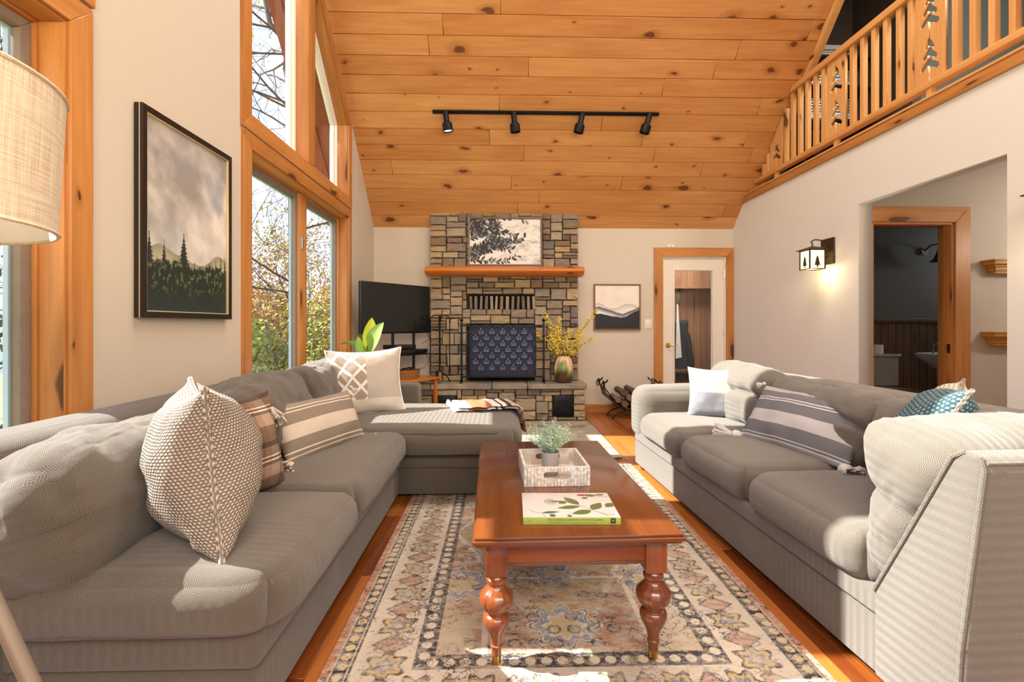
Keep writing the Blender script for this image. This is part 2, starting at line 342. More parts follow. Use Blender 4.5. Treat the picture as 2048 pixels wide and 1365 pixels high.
def boxuv(me, grain=None):
    """box projected UV in metres; U runs along the grain axis (longest side by default)"""
    nv = len(me.vertices); nl = len(me.loops)
    if nv == 0: return
    co = np.empty(nv*3); me.vertices.foreach_get('co', co); co = co.reshape(-1, 3)
    if grain is None: grain = int(np.argmax(co.max(0)-co.min(0)))
    li = np.empty(nl, dtype=np.int32); me.loops.foreach_get('vertex_index', li)
    fn = np.empty(len(me.polygons)*3); me.polygons.foreach_get('normal', fn); fn = np.abs(fn.reshape(-1, 3))
    ln = np.empty(len(me.polygons), dtype=np.int32); me.polygons.foreach_get('loop_total', ln)
    dom = np.repeat(np.argmax(fn, 1), ln); p = co[li]; uv = np.zeros((nl, 2))
    for d in range(3):
        oth = [a for a in range(3) if a != d]
        if grain in oth: a, b = grain, [q for q in oth if q != grain][0]
        else: a, b = oth
        k = dom == d; uv[k, 0] = p[k, a]; uv[k, 1] = p[k, b]
    lay = me.uv_layers.new(name='UVMap') if not me.uv_layers else me.uv_layers[0]
    lay.data.foreach_set('uv', uv.astype(np.float32).ravel())
def finish(me, mat, smooth=False, grain=None, uv=True):
    me.materials.append(M[mat] if isinstance(mat, str) else mat)
    if uv: boxuv(me, grain)
    if smooth:
        me.polygons.foreach_set('use_smooth', [True]*len(me.polygons))
        try: me.set_sharp_from_angle(angle=R(42))
        except Exception: pass
def link(name, me, parent=None, loc=(0, 0, 0), rot=(0, 0, 0)):
    o = bpy.data.objects.new(name, me); col.objects.link(o); o.location = loc; o.rotation_euler = rot
    if parent: o.parent = parent
    return o
def tag(o, label=None, cat=None, group=None, kind=None):
    if label: o['label'] = label
    if cat: o['category'] = cat
    if group: o['group'] = group
    if kind: o['kind'] = kind
    return o
def thing(name, label, cat, loc=(0, 0, 0), rz=0, group=None):
    o = bpy.data.objects.new(name, None); col.objects.link(o); o.location = loc; o.rotation_euler = (0, 0, rz); o.empty_display_size = .05
    return tag(o, label, cat, group)
def struct(o): o['kind'] = 'structure'; return o
def sroot(name, loc=(0, 0, 0)):
    o = bpy.data.objects.new(name, None); col.objects.link(o); o.location = loc; return struct(o)
def copy_tree(o, parent=None, loc=None, rz=None, label=None):
    c = o.copy(); col.objects.link(c); c.parent = parent
    if loc is not None: c.location = loc
    if rz is not None: c.rotation_euler = (0, 0, rz)
    if label: c['label'] = label
    for ch in list(o.children): copy_tree(ch, c)
    return c
def plate(name, outer, holes, thick, mat, parent=None, axis='x', at=0.0, bevel=0, grain=None):
    """flat plate with holes: outline in 2D, extruded by thick along axis starting at `at`"""
    cu = bpy.data.curves.new('plate', 'CURVE'); cu.dimensions = '2D'; cu.fill_mode = 'BOTH'; cu.extrude = thick/2; cu.bevel_depth = 0
    for pl in [outer]+holes:
        s_ = cu.splines.new('POLY'); s_.points.add(len(pl)-1)
        for p_, q in zip(s_.points, pl): p_.co = (q[0], q[1], 0, 1)
        s_.use_cyclic_u = True
    o = bpy.data.objects.new('plate', cu); col.objects.link(o)
    dg = bpy.context.evaluated_depsgraph_get(); me = bpy.data.meshes.new_from_object(o.evaluated_get(dg))
    bpy.data.objects.remove(o); bpy.data.curves.remove(cu)
    c = at+thick/2
    for v in me.vertices:
        a, b, d = v.co
        v.co = {'x': (d+c, a, b), 'y': (a, d+c, b), 'z': (a, b, d+c)}[axis]
    me.materials.clear(); bm = bmesh.new(); bm.from_mesh(me); bmesh.ops.remove_doubles(bm, verts=bm.verts, dist=1e-5); bmesh.ops.recalc_face_normals(bm, faces=bm.faces); bm.to_mesh(me); bm.free()
    me.name = name; finish(me, mat, False, grain); return link(name, me, parent)
def rect(a0, a1, b0, b1): return [(a0, b0), (a1, b0), (a1, b1), (a0, b1)]
def softbox(sx, sy, sz, r, crown=(0, 0, 0), wr=0.0, wf=6.0, seed=0, n=14, bend=None, mat='sofa_fabric', sag=0.0):
    """cushion: rounded box, crowned faces, soft wrinkles; centred on origin"""
    h = (sx/2, sy/2, sz/2); r = min(r, min(h)*.98)
    def axis(k):
        hh = h[k]; ed = [hh-r+r*t_ for t_ in (0, .35, .6, .8, .92, 1)]; inner = list(np.linspace(-(hh-r), hh-r, max(3, int(n*(hh/max(h)))+2)))
        return sorted(set([round(v, 6) for v in [-e_ for e_ in ed]+inner+ed]))
    A = [axis(k) for k in range(3)]; V = {}; vs = []; fs = []
    def vid(p):
        q = tuple(round(c_, 6) for c_ in p)
        if q not in V: V[q] = len(vs); vs.append(q)
        return V[q]
    for d in range(3):
        a, b = [k for k in range(3) if k != d]
        for sg in (-1, 1):
            for i in range(len(A[a])-1):
                for j in range(len(A[b])-1):
                    quad = []
                    for (u, v) in ((i, j), (i+1, j), (i+1, j+1), (i, j+1)):
                        p = [0, 0, 0]; p[a] = A[a][u]; p[b] = A[b][v]; p[d] = sg*h[d]; quad.append(vid(p))
                    fs.append(tuple(quad))
    out = []
    for p in vs:
        q = [max(-(h[k]-r), min(h[k]-r, p[k])) for k in range(3)]; d = Vector([p[k]-q[k] for k in range(3)])
        nrm = d.normalized() if d.length > 0 else Vector((0, 0, 1)); P = Vector(q)+nrm*r
        u = [p[k]/h[k] for k in range(3)]
        for k in range(3):
            a, b = [z for z in range(3) if z != k]
            P[k] += crown[k]*nrm[k]*max(0, 1-u[a]**2)**.7*max(0, 1-u[b]**2)**.7
        if wr:
            s_ = Vector((P.x*wf+seed*7.3, P.y*wf+seed*3.1, P.z*wf))
            w_ = mn.noise(s_)*.6+(1-abs(mn.noise(s_*2.1)))*.5-.35
            P += nrm*w_*wr
            if sag: P.z -= sag*(1-u[0]**2)*max(0, u[2])
        if bend: P = bend(P, u)
        out.append(P)
    m = MB(); m.add(out, fs); return m
def pillow_mesh(name, a, b, t_, mat, seed=0, pin=.10, wr=.012, n=26, ears=.0, exp=.55, fold=None, arc=False):
    vs = []; fs = []; uvs = []; idx = {}
    for side in (1, -1):
        for i in range(n+1):
            for j in range(n+1):
                u = -math.cos(math.pi*i/n); v = -math.cos(math.pi*j/n); u = u*.6+(2*i/n-1)*.4; v = v*.6+(2*j/n-1)*.4
                edge = i in (0, n) or j in (0, n)
                if edge and side == -1: idx[(side, i, j)] = idx[(1, i, j)]; continue
                x_ = a*u*(1-pin*(1-v*v)*(abs(u)**2)) ; y_ = b*v*(1-pin*(1-u*u)*(abs(v)**2))
                k = (max(0, 1-u*u)*max(0, 1-v*v))**exp
                s_ = Vector((x_*9+seed*5, y_*9+seed, side*2.0)); z_ = side*t_*k
                z_ += side*wr*mn.noise(s_)*min(1, k*2.5)+side*wr*.8*mn.noise(s_*2.5)*min(1, k*3)*(1-k*.6)
                if fold: z_ += fold(u, v)
                idx[(side, i, j)] = len(vs); vs.append((x_, y_, z_)); uvs.append(((u+1)/2, (v+1)/2))
        for i in range(n):
            for j in range(n):
                q = (idx[(side, i, j)], idx[(side, i+1, j)], idx[(side, i+1, j+1)], idx[(side, i, j+1)]); fs.append(q if side == 1 else q[::-1])
    if arc:
        V3 = [Vector(q) for q in vs]; h = n//2
        for side in (1, -1):
            g_ = lambda i, j: V3[idx[(side, i, j)]]
            su = [[0]*(n+1) for _ in range(n+1)]; sv = [[0]*(n+1) for _ in range(n+1)]
            for j in range(n+1):
                for i in range(h+1, n+1): su[i][j] = su[i-1][j]+(g_(i, j)-g_(i-1, j)).length
                for i in range(h-1, -1, -1): su[i][j] = su[i+1][j]-(g_(i, j)-g_(i+1, j)).length
            for i in range(n+1):
                for j in range(h+1, n+1): sv[i][j] = sv[i][j-1]+(g_(i, j)-g_(i, j-1)).length
                for j in range(h-1, -1, -1): sv[i][j] = sv[i][j+1]-(g_(i, j)-g_(i, j+1)).length
            for i in range(n+1):
                for j in range(n+1): uvs[idx[(side, i, j)]] = (su[i][j]/.5+.5, sv[i][j]/.5+.5)
    me = bpy.data.meshes.new(name); me.from_pydata(vs, [], fs); me.update(); me.materials.append(M[mat])
    l = me.uv_layers.new(name='UVMap'); U = np.array(uvs, dtype=np.float32)
    li = np.empty(len(me.loops), dtype=np.int32); me.loops.foreach_get('vertex_index', li); l.data.foreach_set('uv', U[li].ravel())
    me.polygons.foreach_set('use_smooth', [True]*len(me.polygons))
    # outline for the piping
    ring = [idx[(1, i, 0)] for i in range(n)]+[idx[(1, n, j)] for j in range(n)]+[idx[(1, i, n)] for i in range(n, 0, -1)]+[idx[(1, 0, j)] for j in range(n, 0, -1)]
    return me, [vs[k] for k in ring]
def tassel(parent, x, y, mat, s_=1.0, fringe=False, drop=(0, -1, 0), z=0):
    m = MB(); rnd = random.Random(int(x*100)+7); d = Vector(drop).normalized()
    m.ball((x, y, z), .014*s_, 10, 6); c = Vector((x, y, z)); q1 = d.orthogonal().normalized(); q2 = d.cross(q1)
    for k in range(60):
        a = rnd.random()*6.28; rr = rnd.random()**.5; o1 = q1*math.cos(a)+q2*math.sin(a)
        e_ = c+d*(.042+.014*rnd.random())*s_+o1*(.008+.014*rr)*s_
        m.tube([c, c+d*.025*s_+o1*.012*s_*rr, e_], [.003*s_, .0026*s_, .0022*s_], 4)
    m.build('tassel', mat, parent, smooth=True)
def grid_art(name, W, H, nx, ny, fn, mat, parent, origin, ux, uy, thick_dir=None):
    """flat painted grid: colours from fn(u,v arrays) -> (..,3) sRGB 0..1"""
    u = (np.arange(nx+1))/nx; v = (np.arange(ny+1))/ny; U, V_ = np.meshgrid(u, v); C_ = np.clip(fn(U, V_), 0, 1)
    C_ = np.where(C_ <= .04045, C_/12.92, ((C_+.055)/1.055)**2.4)
    o, ax, ay = np.array(origin), np.array(ux), np.array(uy)
    P = o+U[..., None]*W*ax+V_[..., None]*H*ay
    me = bpy.data.meshes.new(name); nv = (nx+1)*(ny+1); nf = nx*ny
    me.vertices.add(nv); me.vertices.foreach_set('co', P.reshape(-1).astype(np.float32))
    i = np.arange(nx)[None, :]+(np.arange(ny)*(nx+1))[:, None]; q = np.stack([i, i+1, i+nx+2, i+nx+1], -1).reshape(-1)
    me.loops.add(nf*4); me.loops.foreach_set('vertex_index', q.astype(np.int32)); me.polygons.add(nf)
    me.polygons.foreach_set('loop_start', (np.arange(nf)*4).astype(np.int32)); me.polygons.foreach_set('loop_total', np.full(nf, 4, np.int32)); me.update(calc_edges=True); me.validate()
    at = me.color_attributes.new('Col', 'FLOAT_COLOR', 'POINT'); A_ = np.ones((nv, 4), np.float32); A_[:, :3] = C_.reshape(-1, 3); at.data.foreach_set('color', A_.ravel())
    me.materials.append(M[mat]); return link(name, me, parent)
def vnoise(U, V_, f, seed=0, octs=4, ax=1.0):
    out = np.zeros_like(U); amp = 1; tot = 0
    for o in range(octs):
        ff = f*2**o; rs = np.random.RandomState(seed+o*17); T_ = rs.rand(64, 64)
        x = U*ff*ax; y = V_*ff; xi = np.floor(x).astype(int); yi = np.floor(y).astype(int); fx = x-xi; fy = y-yi; fx = fx*fx*(3-2*fx); fy = fy*fy*(3-2*fy)
        g_ = lambda a, b: T_[a % 64, b % 64]
        out += amp*((g_(xi, yi)*(1-fx)+g_(xi+1, yi)*fx)*(1-fy)+(g_(xi, yi+1)*(1-fx)+g_(xi+1, yi+1)*fx)*fy); tot += amp; amp *= .5
    return out/tot
def hx(h): h = h.lstrip('#'); return np.array([int(h[i:i+2], 16)/255 for i in (0, 2, 4)])
def lerp(a, b, k): return a*(1-k[..., None])+b*k[..., None]

# ------------------------------------------------------------------ the setting
K = 1.05; RY = 2.44
def ceil(y): return 2.4+K*(6.1-y) if y > RY else 2.4+K*(6.1-2*RY+y)
XL, XR, YB, YF = -1.62, 3.05, 6.1, -1.22
RX = ceil(RY)
# floor
fl = sroot('floor')
struct(MB().box(-1.9, 7, -1.5, 8.2, -.12, -.02).build('subfloor', 'oak_floor', fl, grain=1))
rnd = random.Random(4); FW = .057
fine = MB(); i = 0; x = -1.66
while x < 3.1:
    vis = (-.78 < x < -.50) or (.98 < x < 2.35)
    y = -1.3-rnd.random()
    while y < 6.2:
        L = .6+rnd.random()*1.1; y1 = min(y+L, 6.2)
        g0 = (x+.0006, x+FW-.0006, max(y, -1.3)+.0006, y1-.0006, -.02, 0)
        if y1 > -1.3:
            if vis and y1 > 1.3: MB().box(*g0).build('floor_board', 'oak_floor', fl, bevel=.0012, grain=1, seg=1)
            else: fine.box(*g0)
        y += L
    x += FW
o = fine.build('floor_boards_rest', 'oak_floor', fl, grain=1); o['kind'] = 'stuff'
# left gable wall with four window openings
def mir(poly):
    q = [(2*2.445-a, b) for a, b in poly]; return [q[1], q[0], q[3], q[2]]
LOW = rect(3.09, 5.04, .60, 2.285)
UP = [(3.09, 2.51), (5.04, 2.51), (5.04, ceil(5.04)-.25), (3.09, ceil(3.09)-.25)]
outer = [(YF-.2, -.15), (YB+.2, -.15), (YB+.2, 2.35), (YB, 2.43), (RY, RX+.03), (YF, 2.43), (YF-.2, 2.35)]
struct(plate('wall_left', outer, [LOW, UP, mir(LOW), mir(UP)], .16, 'wall_paint', axis='x', at=-1.78))
def offset_poly(poly, d):
    """d>0 grows a convex ccw polygon"""
    n = len(poly); ls = []
    for i in range(n):
        a, b = Vector(poly[i]), Vector(poly[(i+1) % n]); t_ = (b-a).normalized(); nn = Vector((t_.y, -t_.x)); ls.append((a+nn*d, t_))
    out = []
    for i in range(n):
        p, t1 = ls[i-1]; q, t2 = ls[i]; cr_ = t1.x*t2.y-t1.y*t2.x; k = ((q.x-p.x)*t2.y-(q.y-p.y)*t2.x)/cr_; out.append(tuple(p+t1*k))
    return out
def ring(name, poly, d, a0, a1, mat, parent, axis='x', bevel=.003, skip=(), lab=None):
    """mitred boards round a polygon, d wide (outward when positive); one object each"""
    o2 = offset_poly(poly, d); n = len(poly)
    for i in range(n):
        if i in skip: continue
        j = (i+1) % n; q = [poly[i], poly[j], o2[j], o2[i]]
        e_ = Vector(poly[j])-Vector(poly[i]); horiz = abs(e_.x) > abs(e_.y)
        gr = {'x': (1 if horiz else 2), 'y': (0 if horiz else 2)}[axis]
        MB().prism(q, a0, a1, axis).build(name, mat, parent, bevel=bevel, grain=gr, seg=1)
def half(poly, c0, c1):
    """clip quad opening horizontally to y range c0..c1 (top edge linear)"""
    (a0, b0), (a1, _), (_, t1), (_, t0) = poly
    f = lambda y: t0+(t1-t0)*(y-a0)/(a1-a0)
    return [(c0, b0), (c1, b0), (c1, f(c1)), (c0, f(c0))]
def window(name, poly, up, p0, p1, near):
    w_ = sroot(name)
    ring('casing', poly, .11 if up else .10, -1.625, -1.60, 'pine_trim', w_)
    ring('jamb', poly, -.012, -1.79, -1.615, 'pine_trim', w_, bevel=.001)
    pi = offset_poly(poly, -.012)
    ys = sorted((pi[0][0], pi[1][0])); f = half(pi, p0, p1)
    MB().prism(f, -1.785, (-1.61 if up else -1.70), 'x').build('mullion_post', 'pine_trim', w_, bevel=.004, grain=2)
    for a, b in ((ys[0], p0), (p1, ys[1])):
        q = half(pi, a, b)
        if up:
            ring('frame', q, -.03, -1.785, -1.715, 'white_vinyl', w_)
            q2 = offset_poly(q, -.03); ring('sash', q2, -.035, -1.775, -1.735, 'white_vinyl', w_); q3 = offset_poly(q2, -.035)
        else:
            ring('frame', q, -.012, -1.785, -1.705, 'pine_trim', w_, bevel=.002)
            q2 = offset_poly(q, -.012); ring('sash', q2, -.042, -1.775, -1.72, 'sash_grey', w_); q3 = offset_poly(q2, -.042)
            ring('screen_rail', q3, -.010, -1.77, -1.752, 'screen_edge', w_, bevel=0)
        MB().prism(q3, -1.752, -1.747, 'x').build('pane', 'glass', w_)
    return w_
w1 = window('window_1', LOW, False, 4.06, 4.19, False)
window('window_2', UP, True, 4.01, 4.16, False)
w3 = window('window_3', mir(LOW), False, .70, .83, True)
window('window_4', mir(UP), True, .73, .88, True)
MB().box(-1.70, -1.685, 4.075, 4.10, 1.80, 1.90).tube([(-1.69, 4.085, 1.87), (-1.655, 4.075, 1.89), (-1.65, 4.03, 1.885)], .006).build('window_latch', 'nickel', w1, smooth=True)
# ceiling: knotty pine boards, each a piece
ce = sroot('ceiling')
tv = Vector((0, -1, K)).normalized(); nvv = Vector((0, -K, -1)).normalized()
rows = int((YB-RY)/.1245)+1; rnd = random.Random(11); step = .1245*math.sqrt(1+K*K)
for r_ in range(rows):
    c = Vector((0, YB, 2.4))+tv*(step*(r_+.5))-nvv*.012
    x = -1.64-rnd.random()*1.2
    while x < 3.15:
        L = 1.1+rnd.random()*2.6; a, b = max(x, -1.64), min(x+L, 3.15)
        if b-a > .05:
            MB().obox((( a+b)/2, c.y, c.z), (1, 0, 0), tv, nvv, (b-a)/2-.0012, step/2-.0012, .010).build('ceiling_plank', 'pine_ceiling', ce, bevel=.004, grain=0, seg=1)
        x += L
dk = Vector((0, YB, 2.4))-nvv*.03
# roof deck over both slopes (also shades the rooms), overhanging the gable
def slab(name, x0, x1, y0, z0, y1, z1, th, mat, parent=None):
    n_ = Vector((0, -(z1-z0), (y1-y0))).normalized()
    if n_.z < 0: n_ = -n_
    m = MB(); a = [(y0, z0), (y1, z1), (y1+n_.y*th, z1+n_.z*th), (y0+n_.y*th, z0+n_.z*th)]; m.prism(a, x0, x1, 'x'); return m.build(name, mat, parent, grain=0)
struct(slab('roof_slope', -2.02, 3.16, YB+.25, 2.4-K*.25+.035, RY, RX+.035, .16, 'exterior_red', ce))
struct(slab('ceiling_rear', -2.02, 3.16, YF-.25, 2.4-K*.25+.02, RY, RX+.02, .18, 'pine_ceiling', ce))
# barge boards of the overhang seen through the gable glass
barge = sroot('trim_1')
for y0, z0 in ((YB+.3, ceil(YB)-.315), (YF-.3, ceil(YF)-.315)):
    MB().prism([(y0, z0-.02), (RY, RX-.10), (RY, RX+.12), (y0, z0+.22)], -2.14, -2.02, 'x').build('barge_board', 'exterior_red', barge)
# back wall, door opening
struct(plate('wall_back', [(-1.85, -.1), (2.12, -.1), (2.12, 2.04), (2.95, 2.04), (2.95, -.1), (3.17, -.1), (3.17, 2.44), (-1.85, 2.44)], [], .12, 'wall_paint', axis='y', at=YB))
def base(name, x0, x1, y, parent=None):
    return struct(MB().prism([(y, 0), (y-.018, 0), (y-.018, .105), (y-.012, .12), (y, .12)], x0, x1, 'x').build(name, 'pine_trim', parent, grain=0))
base('baseboard_back', 1.03, 2.01, YB); 
struct(MB().box(XL, XL+.015, -1.2, 6.1, 0, .12).build('baseboard_left', 'pine_trim', None, grain=1))
struct(MB().box(XR-.015, XR, 3.935, 6.1, 0, .12).build('baseboard_right', 'pine_trim', None, grain=1))
# front wall behind the photographer with a wide open gap added to let sky light in
wf = plate('wall_front', [(-1.85, -.1), (-.6, -.1), (-.6, 2.1), (2.3, 2.1), (2.3, -.1), (7.0, -.1), (7.0, 2.45), (-1.85, 2.45)], [], .15, 'wall_paint', axis='y', at=YF-.15); struct(wf)
# right wall with cased opening, loft edge above
struct(plate('wall_right', [(YF-.15, -.1), (2.76, -.1), (2.76, 2.18), (3.935, 2.18), (3.935, -.1), (YB+.1, -.1), (YB+.1, 2.68), (YF-.15, 2.68)], [], .12, 'wall_white', axis='x', at=XR))
tr2 = sroot('trim_2')
MB().box(XR-.022, XR+.005, YF, 5.86, 2.675, 2.748).build('fascia_board', 'pine_trim', tr2, bevel=.003, grain=1)
MB().box(XR-.03, XR+.16, YF, 5.80, 2.749, 2.768).build('ledge_board', 'pine_rail', tr2, bevel=.004, grain=1)
tr3 = sroot('trim_3')
a = Vector((3.185, YB-.28, ceil(YB-.28))); b = Vector((3.185, RY, RX)); mid = (a+b)/2
MB().obox(mid+nvv*.02, (1, 0, 0), tv, nvv, .035, (b-a).length/2, .035).build('rake_board', 'pine_rail', tr3, bevel=.004, grain=1)
# loft
lf = sroot('loft')
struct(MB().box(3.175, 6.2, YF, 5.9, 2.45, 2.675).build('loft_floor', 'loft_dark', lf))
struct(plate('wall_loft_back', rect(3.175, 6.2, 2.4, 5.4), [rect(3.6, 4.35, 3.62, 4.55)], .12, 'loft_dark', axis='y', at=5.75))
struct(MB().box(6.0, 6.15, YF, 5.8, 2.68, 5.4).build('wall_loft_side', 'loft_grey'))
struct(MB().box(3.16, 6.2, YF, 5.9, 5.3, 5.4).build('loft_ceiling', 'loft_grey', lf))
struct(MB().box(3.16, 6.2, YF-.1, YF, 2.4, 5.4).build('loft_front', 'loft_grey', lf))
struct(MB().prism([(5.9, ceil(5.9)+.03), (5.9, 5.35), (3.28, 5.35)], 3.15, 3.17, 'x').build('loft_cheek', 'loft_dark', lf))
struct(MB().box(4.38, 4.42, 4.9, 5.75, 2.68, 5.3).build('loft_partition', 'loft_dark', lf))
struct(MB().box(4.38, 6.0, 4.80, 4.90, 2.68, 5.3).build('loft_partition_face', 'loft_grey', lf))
w5 = sroot('window_5'); MB().box(3.6, 4.35, 5.80, 5.81, 3.62, 4.55).build('pane', 'glass', w5)
bl = thing('window_blind', 'white slatted window blind in the loft seen through the balusters', 'blind', (3.975, 5.72, 3.62))
for k in range(26):
    MB().obox((0, 0, .02+k*.0355), (1, 0, 0), (0, .4, .92), (0, -.92, .4), .37, .019, .0015).build('slat', 'white_vinyl', bl)
MB().box(-.38, .38, -.03, .02, .92, .97).build('head_rail', 'white_vinyl', bl)
# hall and bathroom beyond the right wall
struct(MB().box(3.17, 6.9, 2.58, 2.66, 0, 2.45).build('wall_hall_near', 'wall_paint'))
struct(MB().box(6.8, 6.9, 2.6, 6.2, 0, 2.45).build('wall_hall_end', 'wall_paint'))
struct(plate('wall_hall', [(3.12, -.1), (3.25, -.1), (3.25, 2.05), (3.99, 2.05), (3.99, -.1), (6.9, -.1), (6.9, 2.45), (3.12, 2.45)], [], .12, 'wall_paint', axis='y', at=4.05))
struct(MB().box(3.172, 6.9, 2.6, 4.2, 2.42, 2.45).build('hall_ceiling', 'white_ceiling'))
struct(MB().box(3.172, 6.9, 4.17, 6.3, 2.42, 2.45).build('bath_ceiling', 'white_ceiling'))
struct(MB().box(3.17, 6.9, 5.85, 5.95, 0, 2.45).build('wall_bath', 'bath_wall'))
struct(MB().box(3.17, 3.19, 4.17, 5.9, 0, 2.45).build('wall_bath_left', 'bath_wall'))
d2 = sroot('door_2')
po = [(3.25, 0), (3.99, 0), (3.99, 2.05), (3.25, 2.05)]
ring('casing', po, .135, 4.028, 4.052, 'pine_trim', d2, axis='y', skip=(0,))
ring('jamb', po, -.02, 4.045, 4.18, 'pine_trim', d2, axis='y', skip=(0,), bevel=.001)
MB().box(3.945, 3.972, 4.09, 4.105, 0, 2.03).build('door_stop', 'pine_trim', d2)
MB().box(3.965, 3.972, 4.06, 4.085, .90, .98).build('strike_plate', 'bronze', d2, bevel=.001)
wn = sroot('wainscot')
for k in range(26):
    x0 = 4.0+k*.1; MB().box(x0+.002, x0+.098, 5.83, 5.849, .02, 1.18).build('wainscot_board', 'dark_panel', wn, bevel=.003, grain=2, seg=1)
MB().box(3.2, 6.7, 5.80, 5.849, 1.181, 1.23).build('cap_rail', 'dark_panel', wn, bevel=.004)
# french door
d1 = sroot('door_1')
po = [(2.12, 0), (2.95, 0), (2.95, 2.04), (2.12, 2.04)]
ring('casing', po, .115, 6.075, 6.10, 'pine_trim', d1, axis='y', skip=(0,))
ring('jamb', po, -.012, 6.09, 6.22, 'white_paint', d1, axis='y', skip=(0,), bevel=.001)
gl_ = rect(2.285, 2.785, .26, 1.86)
plate('door_slab', rect(2.135, 2.935, .012, 2.025), [gl_], .042, 'white_paint', d1, axis='y', at=6.12)
ring('glass_bead', offset_poly(gl_, -.0), .025, 6.108, 6.13, 'white_paint', d1, axis='y')
MB().box(2.285, 2.785, 6.138, 6.144, .26, 1.86).build('pane', 'glass', d1)
hd = MB(); hd.tube([(2.195, 6.12, .88), (2.195, 6.105, .88)], .03, 16); hd.tube([(2.195, 6.105, .88), (2.195, 6.07, .88), (2.22, 6.06, .885), (2.26, 6.06, .875), (2.30, 6.062, .885)], [.009, .009, .009, .007, .006], 8)
hd.build('door_handle', 'brass', d1, smooth=True)
for z in (.25, 1.05, 1.82): MB().tube([(2.938, 6.10, z-.05), (2.938, 6.10, z+.05)], .008).build('hinge', 'nickel', d1, smooth=True)
# mudroom behind the glass door
struct(MB().box(1.5, 4.4, 6.2, 8.2, -.02, 0).build('mudroom_floor', 'oak_floor'))
mw = sroot('wall_mudroom')
for k in range(22):
    x0 = 2.0+k*.105; MB().box(x0+.0015, x0+.1035, 7.60, 7.62, 0, 2.44).build('wall_board', 'mud_panel', mw, bevel=.003, grain=2, seg=1)
MB().box(1.5, 4.4, 7.62, 7.7, 0, 2.44).build('wall_backing', 'mud_panel', mw, grain=2)
struct(MB().box(1.4, 1.5, 6.2, 7.7, 0, 2.44).build('wall_mudroom_left', 'wall_paint'))
struct(MB().box(4.3, 4.4, 6.2, 7.7, 0, 2.44).build('wall_mudroom_right', 'wall_paint'))
struct(MB().box(1.4, 4.4, 6.22, 7.7, 2.44, 2.5).build('mudroom_ceiling', 'white_ceiling'))
struct(MB().box(2.62, 2.70, 7.5, 7.6, 0, 2.44).build('trim_4', 'white_paint'))
area('mudroom_lamp', (2.8, 6.9, 2.42), (0, 0, 0), .4, .4, 12, (1, .93, .85))

# ------------------------------------------------------------------ world outside
gd = MB(); N_ = 24
for i in range(N_):
    for j in range(N_): pass
vs = []; fs = []
for i in range(41):
    for j in range(41):
        X = -60+i*3.0; Y = -40+j*3.5
        z = -2.6-.03*abs(X+8)+1.2*mn.noise(Vector((X*.04, Y*.04, 0))) if X < -3 else -2.7
        vs.append((X, Y, z))
        if i < 40 and j < 40: k = i*41+j; fs.append((k, k+1, k+42, k+41))
gd.add(vs, fs); struct(gd.build('ground', 'grass', smooth=True))
hm = MB(); vs = []; fs = []
for i in range(61):
    a_ = R(-10+i*4); 
    for j in range(4): 
        rr = 75+j*14; h_ = [-6, 1.5, 5, 7][j]+(2.2*mn.noise(Vector((i*.35, j, 3))) if j else 0); vs.append((-rr*math.sin(a_), rr*math.cos(a_), h_))
        if i < 60 and j < 3: k = i*4+j; fs.append((k, k+1, k+5, k+4))
hm.add(vs, fs); struct(hm.build('far_hills', 'far_hill', smooth=True))
def tree(name, label, x, y, h, spread, fol, nleaf, seed, lean=0.0, leafz=(.25, 1.0), lsize=.07, group=None, thick=.09, levels=5, path=None):
    rn = random.Random(seed); t_ = thing(name, label, 'tree', (x, y, -2.9), 0, group); m = MB(); tips = []
    def grow(p, d, L, r, lev):
        pts = [p]; q = p.copy(); dd = d.copy(); n_ = 4 if lev < 3 else 3
        for k in range(n_):
            dd = (dd+Vector((rn.uniform(-1, 1), rn.uniform(-1, 1), rn.uniform(-.5, .8)))*.16).normalized(); q = q+dd*L/n_; pts.append(q.copy())
        m.tube(pts, [r*(1-.4*k/n_) for k in range(n_+1)], 6 if lev < 2 else 3, cap=False)
        if lev >= 2: tips.extend(pts[1:])
        if lev >= levels: return
        for k in range(rn.choice((2, 3, 3)) if lev else 5):
            s_ = pts[rn.randint(2, n_)] if lev else pts[2+k % (n_-1)]
            a_ = rn.uniform(0, 6.28); tilt = rn.uniform(.45, .95)
            ax = dd.orthogonal().normalized(); ax.rotate(Matrix.Rotation(a_, 3, dd)); nd = (dd*math.cos(tilt)+ax*math.sin(tilt)*spread).normalized()
            grow(s_, nd, L*rn.uniform(.55, .8), max(r*.55, .006), lev+1)
    if path:
        pp_ = [Vector(q) for q in path]; m.tube(pp_, [thick*(1-.065*k) for k in range(len(pp_))], 8)
        for k in range(2, len(pp_)):
            for _ in range(4):
                a_ = rn.uniform(0, 6.28); grow(pp_[k].lerp(pp_[k-1], rn.random()), Vector((math.cos(a_), math.sin(a_), rn.uniform(-.1, .7))).normalized(), rn.uniform(.9, 1.7), thick*.24, 1)
    else: grow(Vector((0, 0, 0)), Vector((lean, 0, 1)).normalized(), h*.42, thick, 0)
    m.build('trunk', 'bark', t_, grain=2, smooth=True)
    if nleaf:
        f_ = MB()
        for k in range(nleaf):
            c = rn.choice(tips)
            if not (leafz[0]*h < c.z < leafz[1]*h): continue
            c = c+Vector((rn.gauss(0, .22), rn.gauss(0, .22), rn.gauss(0, .22))); a1 = Vector((rn.gauss(0, 1), rn.gauss(0, 1), rn.gauss(0, 1))).normalized(); b1 = a1.orthogonal().normalized(); s_ = lsize*rn.uniform(.6, 1.4)
            f_.add([c-a1*s_, c+b1*s_*.6, c+a1*s_, c-b1*s_*.6], [(0, 1, 2, 3)])
        tag(f_.build('foliage', fol, t_), kind='stuff')
    return t_
